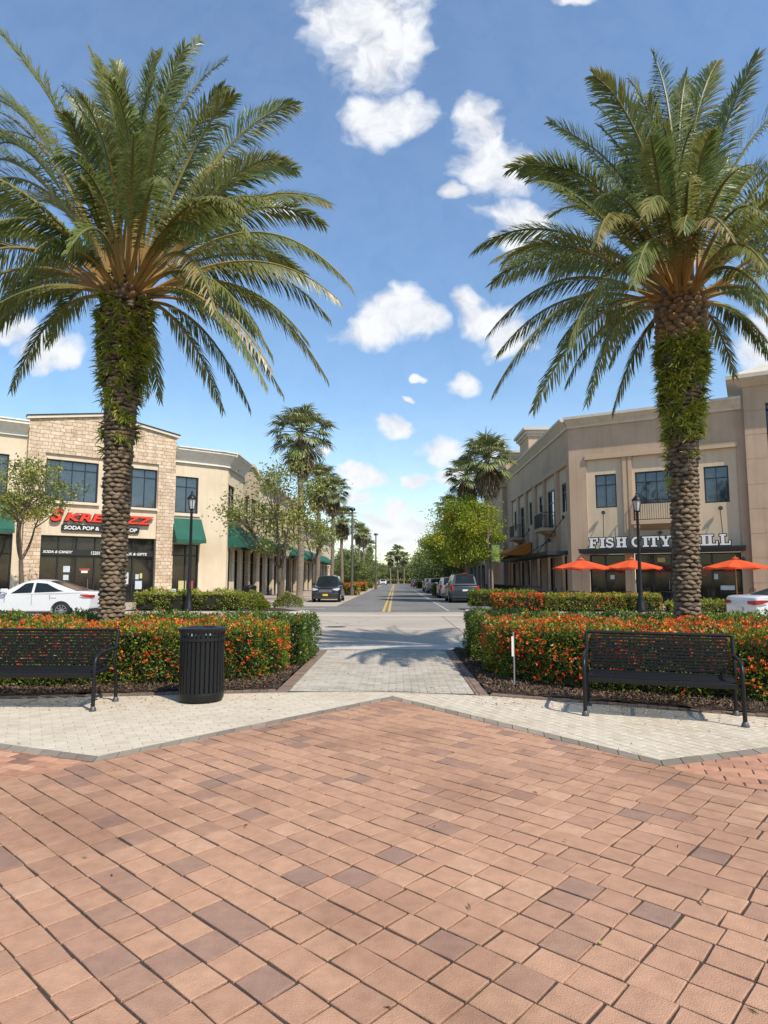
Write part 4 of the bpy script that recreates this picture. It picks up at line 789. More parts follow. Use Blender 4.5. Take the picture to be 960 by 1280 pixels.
# ------------------------------------------------------------------ date palms
def bez(P0, P1, P2, t): t = t[:, None]; return P0*(1-t)**2+2*P1*t*(1-t)+P2*t*t
def date_palm(loc, base, top, tips, label, seed, fz=(4, 6)):
    r = np.random.default_rng(seed)
    root = empty('date_palm', (loc[0], loc[1], .02), 0, label, 'palm tree', 'pair of big date palms')
    Hh = top[2]; lean = np.array([top[0]-loc[0], top[1]-loc[1]])
    cx = lambda z: lean*(z/Hh)**1.3
    zz = np.array([0, .3, 1.0, 2.2, 3.4, 4.3, 4.7, 5.2, 5.7, 6.2, 6.6]); zz = zz/6.6*Hh
    RR = np.array([.225, .185, .18, .19, .205, .235, .275, .315, .355, .385, .31])
    rad_ = lambda z: np.interp(z, zz, RR)
    # core
    mb = MB(); n = 24; prof = np.linspace(0, Hh, 40); vs = []
    for z in prof:
        c = cx(z); R = rad_(z)-.03
        for k in range(n): a = 2*math.pi*k/n; vs.append((c[0]+R*math.cos(a), c[1]+R*math.sin(a), z))
    mb.add(vs, [(i*n+k, i*n+(k+1) % n, (i+1)*n+(k+1) % n, (i+1)*n+k) for i in range(39) for k in range(n)]); mb.build('trunk_core', M['trunkcore'], root)
    # bosses in a spiral: squashed lumps, lip downwards
    mb = MB(); z = 0.02; k = 0; tpl = []
    for i in range(5):
        th = math.pi/2*i/4
        for j in range(9): ph = 2*math.pi*j/9; tpl.append((math.sin(th)*math.cos(ph), math.cos(th), math.sin(th)*math.sin(ph)))
    tf = [(i*9+j, i*9+(j+1) % 9, (i+1)*9+(j+1) % 9, (i+1)*9+j) for i in range(4) for j in range(9)]
    ang_list = []; row = 0
    while z < Hh*.985:
        R = rad_(z)+.03; big_ = z > fz[1]-.05; m_ = max(6, round(2*math.pi*R/(.150 if not big_ else .165)))
        for q_ in range(m_): ang_list.append((2*math.pi*(q_+.5*(row % 2))/m_+r.normal()*.05+row*.03, z+r.normal()*.008))
        z += (.070 if not big_ else .088)*r.uniform(.92, 1.08); row += 1
    for a, z in ang_list:
        R = rad_(z); topz = z > (fz[1]-.05)
        w = (.078 if not topz else .090)*r.uniform(.85, 1.15); h = (.052 if not topz else .064)*r.uniform(.85, 1.2); dp = .066*r.uniform(.8, 1.3)*(1.5 if topz else 1)
        c = cx(z); ca, sa = math.cos(a), math.sin(a); tlt = r.normal()*.16; mb.cur = float(np.clip(r.normal(.45, .22) + (.35 if topz else 0), 0, 1))
        vs = []
        for (x, y, q) in tpl:
            x2 = x*w; y2 = y*dp; z2 = q*h-(y*.015)*(-1 if topz else 1)+x*tlt*w; y2 += -.03
            z2 += (0.25*y*h if topz else 0)
            if q < 0: z2 *= .75
            vs.append((c[0]+ca*(R+y2)-sa*x2, c[1]+sa*(R+y2)+ca*x2, z+z2))
        mb.add(vs, tf)
    mb.build('trunk', M['boss'], root, smooth=True, rnd=True)
    # fronds
    allL = []; allR = []; mp = MB()
    c = cx(Hh); base0 = np.array([c[0], c[1], Hh])
    for kx in range(16):
        a = kx*2.39996+seed; e_ = r.uniform(-.35, .75); Lr = r.uniform(3.2, 3.9)*(1-.12*(e_ < 0)); cb_ = cx(Hh)
        tips = tips+[((loc[0]+cb_[0]+math.cos(a)*math.cos(e_)*Lr, loc[1]+cb_[1]+math.sin(a)*math.cos(e_)*Lr, Hh+math.sin(e_)*Lr), 0)]
    specs = [(np.array(t)-np.array([loc[0], loc[1], .02]), None, q) for t, q in tips]
    for (tip, k_, q) in specs:
        v = tip-base0; hd = np.array([v[0], v[1], 0]); hl = max(np.linalg.norm(hd), .01); hd /= hl
        el = math.atan2(v[2], hl); P0 = base0+hd*.30+np.array([0, 0, -.12-.18*(el < .2)+.25*max(0, el)]); v = tip-P0; L = np.linalg.norm(v)
        kk = .17+.16*max(0, math.cos(el))*(1.0 if el < 1.0 else .6); kk += r.normal()*.025
        P1 = P0+v*.52+np.array([0, 0, 1])*kk*L*(1.35 if el < 0 else 1)-hd*(.10*L if el < -.3 else 0)*0
        if el > 1.0: P1 = P0+v*.5+np.array([0, 0, .08*L])-hd*.15*L
        N = 30; t = np.linspace(0, 1, N); pts = bez(P0, P1, tip, t)
        # droop of the last third, slight sideways sweep
        side0 = np.array([-hd[1], hd[0], 0]); pts += side0*(r.normal()*.10*L)*(t**2)[:, None]; pts[:, 2] -= (.085*L*max(0, math.cos(el))**1.3)*(t**4)
        rs = list(.034*(1-t)**.8+.006); mp.cur = .1
        for s0, s1, cc in ((0, 8, r.uniform(0, .3)), (7, 16, r.uniform(.3, .6)), (15, N, r.uniform(.6, 1))):
            mp.cur = float(cc); mp.tube([tuple(p) for p in pts[s0:s1]], rs[s0:s1], 5, cap=False)
        nl = int(L*37); tt = np.sort(r.uniform(.15, .995, nl)); tt = .21+(.785)*(np.arange(nl)+.5)/nl+r.normal(size=nl)*.002
        tt = np.clip(tt, .12, .999)
        idx = tt*(N-1); i0 = idx.astype(int).clip(0, N-2); f = (idx-i0)[:, None]; P = pts[i0]*(1-f)+pts[i0+1]*f; T = unit(pts[i0+1]-pts[i0])
        S = unit(np.cross(T, np.tile(np.array([0, 0, 1.]), (nl, 1))+hd*.35)); U = np.cross(S, T); roll = r.normal()*.45+0.35*t[i0]*r.normal()
        ro = np.asarray(roll)*np.ones(nl); S2 = S*np.cos(ro)[:, None]+U*np.sin(ro)[:, None]; U2 = -S*np.sin(ro)[:, None]+U*np.cos(ro)[:, None]
        prof = np.interp(tt, [.24, .34, .5, .8, 1], [.30, .80, 1, .76, .34]); ll = .50*(L/3.6)**.5*prof
        thin = r.random() < .12
        for sg in (-1, 1):
            nn = r.normal(size=(nl, 3)); keep = r.random(nl) > (.5 if q == 2 else .04)
            ang = np.interp(tt, [.1, .6, 1], [1.15, .85, .45])+r.normal(size=nl)*.10; vv = .42+r.normal(size=nl)*.16
            D = unit(T*np.cos(ang)[:, None]+(S2*sg)*(np.sin(ang)*np.cos(vv))[:, None]+U2*(np.sin(ang)*np.sin(vv))[:, None]*(1 if el > .5 else -.2)+nn*.06-np.array([0, 0, 1.])*(.5 if el < .35 else .08)*np.sin(ang)[:, None])
            Lq = (ll*(1+r.normal(size=nl)*.08))[:, None]; wd = .0118*np.ones((nl, 1))
            Wv = unit(np.cross(D, U2+S2*sg*.35)+nn*.1)
            a0 = P; mid = P+D*Lq*.55; g = np.array([0, 0, -1.])*(Lq*(.10+.10*r.random((nl, 1)))); tipp = P+D*Lq+g
            A = np.stack([a0-Wv*wd*.5, a0+Wv*wd*.5, mid+Wv*wd, mid-Wv*wd], 1)[keep]; B = np.stack([mid-Wv*wd, mid+Wv*wd, tipp+Wv*wd*.12, tipp-Wv*wd*.12], 1)[keep]
            allL += [A, B]; basec = {0: r.uniform(.05, .7), 1: r.uniform(.6, .8), 2: r.uniform(.92, 1)}[q]
            cr = np.clip(basec+r.normal(size=nl)*.07+.12*(tt > .9), 0, 1)[keep]; allR += [cr, cr]
    mp.build('frond_stalks', M['petiole'], root, smooth=True, rnd=True)
    quads('crown', np.concatenate(allL), M['frond'], root, np.concatenate(allR))
    # strap ferns growing on the upper trunk
    m = 260; uc = r.beta(1.5, 1.0, m); zc_ = fz[0]-.9+(fz[1]-fz[0]+.9)*uc; kp = r.random(m) < np.interp(zc_, [fz[0]-.9, fz[0]-.1, fz[0]+.5, fz[1]], [.12, .40, 1, 1]); zc_ = zc_[kp]; ac = r.uniform(0, 6.283, len(zc_))
    ks = r.integers(3, 12, len(zc_)); z = np.repeat(zc_, ks); n = len(z); z = z+r.normal(size=n)*.035; a = np.repeat(ac, ks)+r.normal(size=n)*.12; z = np.minimum(z, fz[1]+.05)
    out = np.stack([np.cos(a), np.sin(a), np.zeros(n)], 1); cj = np.repeat(r.normal(.5, .22, len(zc_)), ks)
    C = np.stack([lean[0]*(z/Hh)**1.3, lean[1]*(z/Hh)**1.3, z], 1)+out*(rad_(z)[:, None]+.03)
    V = []; Rr = []
    tan = np.stack([-out[:, 1], out[:, 0], np.zeros(n)], 1)
    for j in range(3):
        D = unit(out*r.uniform(.25, .8, (n, 1))+tan*r.normal(size=(n, 1))*.8+np.array([0, 0, 1.])*r.normal(.25, .6, (n, 1))); L = r.uniform(.06, .23, (n, 1)); w = L*.055+.003
        R = unit(np.cross(D, out+r.normal(size=(n, 3))*.4)); m1 = C+D*L*.5; d2 = unit(D+np.array([0, 0, -1.])*r.uniform(.2, 1.2, (n, 1))); tp = m1+d2*L*.6
        V += [np.stack([C-R*w*.4, C+R*w*.4, m1+R*w, m1-R*w], 1), np.stack([m1-R*w, m1+R*w, tp+R*w*.1, tp-R*w*.1], 1)]; cc = np.clip(cj+r.normal(size=n)*.12, 0, 1); Rr += [cc, np.clip(cc+.12, 0, 1)]
    quads('trunk_fern', np.concatenate(V), M['fern'], root, np.concatenate(Rr))
    return root
def tipset(lst, Y, seed, c):
    r = random.Random(seed); out = []
    for e in lst:
        x, y = e[0], e[1]; q = e[2] if len(e) > 2 else 0; dy = e[3] if len(e) > 3 else r.uniform(-1.1, 1.3)
        p = at(x, y, Y+dy); out.append((tuple(p), q))
    return out
PY = 10.8
topL = at(158, 352, PY); baseL = at(139, 775, PY); topR = at(851, 360, PY); baseR = at(859, 783, PY)
lt = [(3,50),(62,80),(107,40),(122,72),(155,36),(182,60),(203,38),(240,85),(285,108),(303,125),(262,80,0,1.6),(356,150),(330,180),(372,192),(412,238),(405,262),(436,328),(425,350,1),(410,392),(408,445,1),(385,415),(355,482),
      (335,470),(282,502),(310,505,0,1.5),(195,500,0,.6),(345,455,2,-.5),(200,490,0,2.2),
      (3,474),(-55,440),(-85,395),(-30,455,0,1.5),(-105,345),(-110,290),(-100,235),(-85,180),(-60,135),(-35,105),(-10,130,2,-.5),(-20,210),(-60,300,1),(-70,330,2,-1.2),(-15,270,0,-2.4),
      (70,130,0,-2.2),(130,110,0,-2.0),(185,100,0,-2.2),(235,130,0,-2.4),(110,180,0,-2.8),(215,205,0,-2.9),(290,230,1,-2.6),(330,275,0,-2.5),(60,200,0,-2.6),(20,330,0,-2.6),(330,420,0,-1.8),(300,380,2,-2.2),
      (90,110,0,2.4),(150,120,0,2.6),(230,150,0,2.6),(290,190,0,2.6),(340,270,0,2.6),(40,180,0,2.5),(-10,260,0,2.6),(360,340,0,2.4),(-40,370,0,2.4),(330,400,0,2.5),(20,400,0,2.5),(130,60,0,.2),(165,90,0,-1.0),(220,60,0,.9),(170,150,0,-2.6),(250,330,0,3.0),(80,330,0,3.0)]
rt = [(820,67),(845,95),(780,92),(877,84),(905,66),(930,100),(957,82),(1000,105),(736,120),(778,128),(692,157),(715,165,0,1.5),(690,190),(654,198),(660,215,0,1.2),(640,260),(613,320),(618,345,0,1.6),(610,398),(622,430,0,1.2),(614,472),(672,495),
      (724,500),(772,515),(700,470,0,1.6),(920,462,0,1.2),(950,440,0,1.0),(985,455),(1030,420),(1060,370),(1080,320),(1085,260),(1070,200),(1040,150),(1010,190,0,1.5),(1000,400,0,-1.6),(975,380,0,-2.4),
      (830,240,1,-2.9),(790,160,0,-2.4),(840,140,0,-2.2),(890,150,0,-2.3),(930,190,0,-2.6),(970,250,0,-2.7),(740,230,0,-2.6),(700,300,1,-2.4),(720,400,0,-2.4),(895,275,2,-3.1),(800,330,0,-2.9),(980,320,1,-2.6),
      (760,200,0,2.5),(820,130,0,2.5),(880,130,0,2.6),(940,200,0,2.5),(690,260,0,2.5),(670,350,0,2.5),(700,420,0,2.5),(970,300,0,2.6),(960,400,0,2.4),(860,100,0,.2),(835,160,0,-1.2),(910,130,0,.8),(750,160,0,.6),(870,200,0,-2.7),(770,450,0,2.6)]
date_palm((baseL.x, PY), baseL, (topL.x, PY, topL.z), tipset(lt, PY, 3, topL), 'big date palm with ferny trunk on the left, in front of the stone candy shop', 21, (at(150, 520, PY).z, at(155, 378, PY).z))
date_palm((baseR.x, PY), baseR, (topR.x, PY, topR.z), tipset(rt, PY, 5, topR), 'big date palm with ferny trunk on the right, in front of the seafood grill', 22, (at(855, 560, PY).z, at(852, 428, PY).z))

# ------------------------------------------------------------------ fan palms
def fan_crown(seed):
    r = np.random.default_rng(seed); Ls = []; Rs = []; st = MB()
    for i in range(38):
        a = i*2.39996; el = math.radians(np.interp(i, [0, 8, 22, 37], [80, 48, 10, -50])+r.normal()*8); d = np.array([math.cos(a)*math.cos(el), math.sin(a)*math.cos(el), math.sin(el)])
        pl = r.uniform(.85, 1.15)*(1.0 if i > 6 else .7); p = d*pl+np.array([0, 0, -.10*pl]); st.cur = .9; st.tube([(0, 0, 0), tuple(p*.5+np.array([0, 0, .04])), tuple(p)], [.03, .02, .014], 4, cap=False)
        ax = unit(p[None])[0]; side = unit(np.cross(ax, [0, 0, 1.])[None])[0]; upv = np.cross(side, ax)
        n = 26; th = np.linspace(-1.9, 1.9, n)+r.normal(size=n)*.03; Lf_ = .80*r.uniform(.85, 1.1)*(1-.18*np.abs(th/1.9))
        D = ax*np.cos(th)[:, None]*.95+side*np.sin(th)[:, None]+upv*(.22*np.abs(np.sin(th)))[:, None]; D = unit(D)
        Wv = unit(np.cross(D, upv+.0*D)); m1 = p+D*(Lf_*.58)[:, None]; w = (Lf_*.58*(3.8/n)*.55)[:, None]; tipd = unit(D*.8+np.array([0, 0, -1.])*r.uniform(.35, .9, (n, 1))); tp = m1+tipd*(Lf_*.50)[:, None]
        tilt = upv*(.02*np.where(np.arange(n) % 2, 1, -1))[:, None]
        Ls += [np.stack([p+0*m1, m1-Wv*w+tilt, m1+tilt*-1, p+0*m1+D*.02], 1), np.stack([p+0*m1, m1-tilt, m1+Wv*w+tilt, p+0*m1+D*.02], 1), np.stack([m1-Wv*w+tilt, m1+Wv*w+tilt, tp+Wv*.005, tp-Wv*.005], 1)]
        c = np.clip(r.normal(np.interp(i, [0, 20, 37], [.68, .5, .42]), .14)+r.normal(size=n)*.05, 0, 1); Rs += [c, c, np.clip(c+.15, 0, 1)]
    return np.concatenate(Ls), np.concatenate(Rs), st
def skirt(seed):
    r = np.random.default_rng(seed); n = 1300; a = r.uniform(0, 6.283, n); z = -r.uniform(.25, 1.5, n); R = .2+.42*np.sin(np.clip(np.abs(z), 0, 1.5)*2.0)
    P = np.stack([np.cos(a)*R*.6, np.sin(a)*R*.6, z], 1); D = np.stack([np.cos(a)*.32, np.sin(a)*.32, -np.ones(n)], 1)+r.normal(size=(n, 3))*.10
    return leaves(P, D, r.uniform(.5, 1.0, n), .07, r), r.random(n)
FP = []
for s in range(3):
    r0 = empty('fan_palm', (0, 0, 0)); V, R_f, st = fan_crown(30+s); Ht = 9.4
    mb = MB(); zs = np.linspace(0, Ht, 46); rr = random.Random(s); mb.tube([(.05*math.sin(z*.5+s), .04*math.cos(z*.6), z) for z in zs], [(.24 if z < .4 else .165-.004*z)+rr.uniform(-.008, .01) for z in zs], 12, cap=False); mb.build('trunk', M['palmbark'], r0, smooth=True)
    cr = quads('crown', V+np.array([0, 0, Ht]), M['fanleaf'], r0, R_f); sk, sr = skirt(40+s); quads('dead_leaf_skirt', sk+np.array([0, 0, Ht]), M['deadleaf'], r0, sr)
    st.X = None; so_ = st.build('leaf_stalks', M['petiole'], r0, rnd=True); so_.location = (0, 0, Ht)
    FP.append(r0)
fan = [ # px of trunk, depth, crown centre height, label
 (374, 41, 11.0, 'tallest fan palm on the left side, nearest of its row, with a brown leaf skirt'),
 (397, 51, 9.4, 'shorter fan palm second in the left row, just behind the tallest one'),
 (415, 63, 10.3, 'fan palm third in the left row, above the black suv'),
 (427, 72, 8.4, 'low fan palm fourth in the left row, beside the nearer tall light pole'),
 (449, 110, 9.8, 'fan palm fifth in the left row, right of the nearer tall light pole'),
 (454, 127, 10.3, 'fan palm sixth in the left row'),
 (462, 155, 9.6, 'fan palm last in the left row, beside the farther tall light pole'),
 (611, 42, 9.5, 'tallest fan palm on the right side, its crown level with the grill roof'),
 (585, 50, 9.6, 'fan palm half hidden behind the tallest right one, with a drooping brown skirt'),
 (563, 75, 10.0, 'fan palm peeping over the bright green trees on the right'),
 (488, 205, 8.6, 'left of the three fan palms at the end of the road'),
 (497, 205, 10.6, 'middle and tallest of the three fan palms at the end of the road'),
 (505, 205, 8.6, 'right of the three fan palms at the end of the road')]
used = set()
for i, (px, Y, hz, lb) in enumerate(fan):
    k = i % 3; src = FP[k]; o = src if k not in used else copy_tree(src); used.add(k)
    x = (px-494)/804*Y; o.location = (x, Y, .05); sc = (hz)/9.4; 
    w = {0: 1.36, 7: 1.28, 8: 1.2, 10: 1.45, 11: 1.6, 12: 1.45}.get(i, 1.2)
    o.scale = (w, w, sc) ; o.rotation_euler = (0, 0, i*1.7)
    for ch in o.children:       # keep the crown round when the trunk is stretched
        if ch.name.split('.')[0] != 'trunk': ch.scale = (1, 1, w/sc); ch.location.z = (9.4 if 'stalk' in ch.name else 9.4*(1-w/sc))
    tag(o, lb, 'palm tree', 'three fan palms at the road end' if i > 9 else 'fan palms lining the street')

# ------------------------------------------------------------------ broadleaf trees
def make_tree(seed, H, R, zc, nclump, nleaf, lsize, leafm, fork=1.6, tr=.10, spread=.42, lean=(0, 0), flat=1.0, multi=1, holes=.0):
    r = np.random.default_rng(seed); C = []
    tries = 0
    while len(C) < nclump and tries < 9999:
        tries += 1; p = r.uniform(-1, 1, 3); d = np.linalg.norm(p)
        if d > 1 or d < .35: continue
        q = np.array([p[0]*R*r.uniform(.8, 1.12), p[1]*R, zc+p[2]*(H-zc)*(1 if p[2] > 0 else flat)]); C.append(q)
    C = np.array(C)
    mb = MB(); st = [(0, 0, 0)]; f = np.array([lean[0], lean[1], fork]); r2 = random.Random(seed)
    forks = []
    for m in range(multi):
        a = r2.uniform(0, 6.28); b0 = np.array([.08*math.cos(a), .08*math.sin(a), 0])*(multi > 1); ff = f+np.array([math.cos(a), math.sin(a), 0])*(.25*(multi > 1)); forks.append(ff)
        mb.tube([tuple(b0), tuple(b0*.7+ff*.35+np.array([.04, 0, 0])), tuple(ff*.7+b0*.3), tuple(ff)], [tr*1.25, tr, tr*.9, tr*.8], 9)
    # limbs: group the clumps round a few main limbs
    nl = 5 if nclump < 60 else 8; mains = C[r.choice(len(C), nl, replace=False)]*np.array([.55, .55, 1]); mains[:, 2] = fork+(mains[:, 2]-fork)*.6
    for q in mains:
        ff = forks[r2.randrange(len(forks))]; m_ = (ff+q)/2+np.array([0, 0, -.1])*R+r.normal(size=3)*.05*R; pts = bez(ff, m_, q, np.linspace(0, 1, 7)); mb.tube([tuple(p) for p in pts], list(np.linspace(tr*.65, tr*.3, 7)), 6)
    for c in C:
        q = mains[np.argmin(np.linalg.norm(mains-c, axis=1))]; m_ = (q+c)/2+r.normal(size=3)*.08*R; pts = bez(q, m_, c, np.linspace(0, 1, 5)); mb.tube([tuple(p) for p in pts], list(np.linspace(tr*.28, tr*.05, 5)), 4)
    ci = r.integers(0, len(C), nleaf); sp = spread*r.uniform(.5, 1.3, len(C))
    P = C[ci]+r.normal(size=(nleaf, 3))*sp[ci][:, None]*np.array([1, 1, .55]); D = r.normal(size=(nleaf, 3))+np.array([0, 0, -.3])+.5*unit(P-C[ci])
    V = leaves(P, D, lsize*r.uniform(.6, 1.3, nleaf), lsize*.5, r); cc = r.normal(.45, .16, len(C)); rn = np.clip(cc[ci]+r.normal(size=nleaf)*.16, 0, 1)
    return mb, V, rn
def tree(name, loc, rz, label, group, args, bark='bark', proto=None):
    o = empty(name, loc, rz, label, 'tree', group); mb, V, rn = make_tree(**{k: v for k, v in args.items() if k != 'leafm'}, leafm=None)
    mb.build('trunk', M[bark], o, smooth=True); quads('crown', V, M[args['leafm']], o, rn); return o
g1 = 'slender street trees on the left pavement'
tree('street_tree', (-17.6, 30.2, .12), 0, 'small yellow-green tree with bare twisting limbs behind the white sedan', g1, dict(seed=3, H=7.6, R=2.1, zc=5.3, nclump=50, nleaf=4600, lsize=.165, leafm='leaf_olive', fork=2.3, tr=.12, flat=.55, spread=.30, lean=(-.2, 0), holes=.3))
tree('street_tree', (-5.95, 33.0, .12), 1, 'wide airy olive tree with forked trunk before the cream corner building', g1, dict(seed=5, H=7.7, R=2.9, zc=4.8, nclump=75, nleaf=6300, lsize=.165, leafm='leaf_olive', fork=2.0, tr=.14, spread=.45, flat=.75, multi=2))
tree('street_tree', (-5.6, 44, .12), 2, 'small leafy tree between the first two fan palms on the left side', g1, dict(seed=8, H=6.0, R=1.35, zc=4.5, nclump=20, nleaf=1800, lsize=.17, leafm='leaf_olive', fork=2.6, tr=.10, spread=.36))
g2 = 'bright green street trees on the right'
tree('street_tree', (4.9, 42.5, .12), 0, 'bright yellow-green tree nearest on the right, behind the slate suv', g2, dict(seed=11, H=6.7, R=2.35, zc=4.3, nclump=75, nleaf=24000, lsize=.15, leafm='leaf_bright', fork=2.0, tr=.13, spread=.42, flat=.8, multi=2))
tree('street_tree', (5.6, 55, .12), 2, 'bright green tree reaching over the parked silver suv on the right', g2, dict(seed=12, H=6.9, R=2.9, zc=4.5, nclump=75, nleaf=20000, lsize=.17, leafm='leaf_bright', fork=2.0, tr=.14, spread=.48, flat=.8))
tree('street_tree', (5.7, 72, .12), 5, 'green tree behind the far row of parked cars on the right', g2, dict(seed=14, H=6.6, R=3.0, zc=4.2, nclump=60, nleaf=11000, lsize=.22, leafm='leaf_far', fork=2.0, tr=.14, spread=.5))
# far trees: three kinds, copied
pro = []
for s in range(3):
    o = empty('roadside_tree', (0, 0, 0)); mb, V, rn = make_tree(seed=50+s, H=8.5, R=4.0, zc=4.8, nclump=55, nleaf=6500, lsize=.42, leafm=None, fork=1.8, tr=.18, spread=.75, flat=.9); mb.build('trunk', M['bark'], o); quads('crown', V, M['leaf_far'], o, rn); pro.append(o)
far = []
ft = [(-9, 120, .75), (-8, 132, .9), (-9.5, 146, 1.0), (-8, 160, .85), (-10, 175, 1.0), (-9, 192, .9), (-14, 205, 1.05), (-5.5, 96, .55), (-5.8, 88, .6), (-5, 138, .5), (-20, 225, 1.1), (-12, 232, 1.0), (-6, 240, .95), (0, 244, .9), (6, 240, .95), (12, 232, 1.1), (19, 226, 1.1), (26, 240, 1.2), (-28, 240, 1.2),
      (6.4, 88, .7), (6.8, 103, .85), (7.2, 118, 1.0), (7, 134, .9), (8, 150, 1.0), (7, 168, .9), (8.5, 186, 1.0), (12, 200, 1.1), (-3.5, 252, .95), (3.5, 252, 1.0), (10, 255, 1.0), (-10, 255, 1.0), (16, 262, 1.1), (-17, 262, 1.1)]
us = set()
for i, (x, y, sc) in enumerate(ft):
    k = i % 3; o = pro[k] if k not in us else copy_tree(pro[k]); us.add(k); o.location = (x, y, 0); o.scale = (sc, sc, sc*random.uniform(.85, 1.1)); o.rotation_euler = (0, 0, i*2.1)
    side = 'left' if x < 0 else 'right'
    OR = ['first', 'second', 'third', 'fourth', 'fifth', 'sixth', 'seventh', 'eighth', 'ninth', 'tenth', 'eleventh', 'twelfth', 'thirteenth', 'fourteenth', 'fifteenth', 'sixteenth']
    if y > 200: k_ = sorted(q[0] for q in ft if q[1] > 200).index(x); lb = OR[min(k_, 15)]+' from the left of the green trees closing off the road end'
    else: k_ = sorted(q[1] for q in ft if q[1] <= 200 and (q[0] < 0) == (x < 0)).index(y); lb = OR[k_]+f' nearest of the green trees far down the {side} side of the road'
    tag(o, lb, 'tree', 'trees closing off the road end' if y > 200 else f'trees far down the {side} side')

# ------------------------------------------------------------------ hedges
def in_poly(P, poly):
    c = np.zeros(len(P), bool); n = len(poly)
    for i in range(n):
        x1, y1 = poly[i]; x2, y2 = poly[(i+1) % n]; cond = ((y1 > P[:, 1]) != (y2 > P[:, 1])) & (P[:, 0] < (x2-x1)*(P[:, 1]-y1)/(y2-y1+1e-9)+x1); c ^= cond
    return c
def hedge(name, poly, h, label, cat, group=None, dens=1800, ls=.05, lm='hedge', flowers=0, fside=.6, z0=.0, seed=1, cbias=0, rough=.075, fr=(0, 1), z1=None, fsize=.028, topbias=.15):
    r = np.random.default_rng(seed); root = empty(name, (*poly[0], z0), 0, label, cat, group); o = np.array([*poly[0], z0]); pl = [(x-o[0], y-o[1]) for x, y in poly]
    cxy = np.mean(np.array(pl), 0); core = [(c_[0]+(x-c_[0])*1, y) for (x, y) in pl for c_ in [cxy]]
    n = len(pl); q = []
    for i in range(n):
        a, b, d = Vector(pl[i-1]), Vector(pl[i]), Vector(pl[(i+1) % n]); t1 = (b-a).normalized(); t2 = (d-b).normalized(); m_ = (Vector((-t1.y, t1.x))+Vector((-t2.y, t2.x))); q.append((b.x+m_.x*.09, b.y+m_.y*.09))
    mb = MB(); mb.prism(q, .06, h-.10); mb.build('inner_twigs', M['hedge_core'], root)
    # points on the shell: sides and top, thickness inwards
    xs = [p[0] for p in pl]; ys = [p[1] for p in pl]; A = (max(xs)-min(xs))*(max(ys)-min(ys)); N = int(A*dens*.75)
    T = np.stack([r.uniform(min(xs), max(xs), N), r.uniform(min(ys), max(ys), N)], 1); T = T[in_poly(T, pl)]
    wob = lambda x, y, z: .5*rough*(np.sin(x*4.1+y*3+seed)+np.sin(y*6.3-x*5+z*7)+np.sin(x*11+z*9+y*8)*.7)
    top = np.concatenate([T, (h-np.abs(r.normal(size=len(T)))*.05)[:, None]], 1); top[:, 2] += wob(top[:, 0], top[:, 1], 0); nt_ = np.tile([0, 0, 1.], (len(top), 1))
    S = [top]; NS = [nt_]
    for i in range(n):
        a, b = np.array(pl[i]), np.array(pl[(i+1) % n]); e = b-a; l = np.linalg.norm(e); e = e/l; nn = np.array([e[1], -e[0]]); m = int(l*h*dens)
        u = r.uniform(0, l, m); z = h*(.03+.97*r.random(m)**.85); dd = -np.abs(r.normal(size=m))*.06; dd -= .16*np.clip(.28-z/h, 0, 1); P = np.stack([a[0]+e[0]*u+nn[0]*dd, a[1]+e[1]*u+nn[1]*dd, z], 1); P[:, :2] += nn*wob(P[:, 0], P[:, 1], z)[:, None]
        rd = np.clip((z-h+.1)/.1, 0, 1)*.05; P[:, :2] -= nn*rd[:, None]; S.append(P); NS.append(np.tile([nn[0], nn[1], .25], (m, 1)))
    P = np.concatenate(S); Nn = np.concatenate(NS); D = Nn*.8+r.normal(size=P.shape)*.75+np.array([0, 0, .25])
    V = leaves(P, D, ls*r.uniform(.6, 1.35, len(P)), ls*.42, r)
    g = .5*(np.sin(P[:, 0]*2.3+seed)*np.sin(P[:, 1]*3.1+P[:, 2]*4)+np.sin(P[:, 0]*5+P[:, 2]*6)*.6); c = np.clip(.34+cbias+.10*g+r.normal(size=len(P))*.15+topbias*(Nn[:, 2] > .9)*r.random(len(P)), 0, 1)
    quads('foliage', V, M[lm], root, c)
    if flowers:
        dr = lambda Q: np.clip(.25+1.5*(.5+.5*np.sin(Q[:, 0]*5.3+seed+2*np.sin(Q[:, 1]*4.1))*np.sin(Q[:, 1]*6.1+Q[:, 2]*7+Q[:, 0]*2)), 0, 2)
        Ft = top[r.random(len(top)) < dr(top)*flowers/(dens*.75)]; Fs_ = [Ft]; FN = [np.tile([0, 0, 1.], (len(Ft), 1))]
        for P_, N_ in zip(S[1:], NS[1:]):
            k = (r.random(len(P_)) < flowers*dr(P_)*fside/dens*(.25+1.3*P_[:, 2]/h)) & (P_[:, 2] > .1*h); Fs_.append(P_[k]); FN.append(N_[k])
        Pf = np.concatenate(Fs_); Nf = unit(np.concatenate(FN)+r.normal(size=Pf.shape)*.3); k = (Pf[:, 0] >= min(xs)+(max(xs)-min(xs))*fr[0]) & (Pf[:, 0] <= min(xs)+(max(xs)-min(xs))*fr[1]); Pf, Nf = Pf[k], Nf[k]
        m = len(Pf); base = np.clip(r.normal(.42, .24, m), 0, 1); VV = []; CC = []; sz = fsize*r.uniform(.55, 1.35, (m, 1))
        for j in range(7):
            d = unit(Nf+r.normal(size=(m, 3))*.75); pc = Pf+Nf*.035; VV.append(leaves(pc+d*sz*.35, unit(d+r.normal(size=(m, 3))*.5), (sz*1.15)[:, 0], (sz*.75)[:, 0], r)); CC.append(np.clip(base+r.normal(size=m)*.08, 0, 1))
        quads('flowers', np.concatenate(VV), M['flower'], root, np.concatenate(CC))
    return root
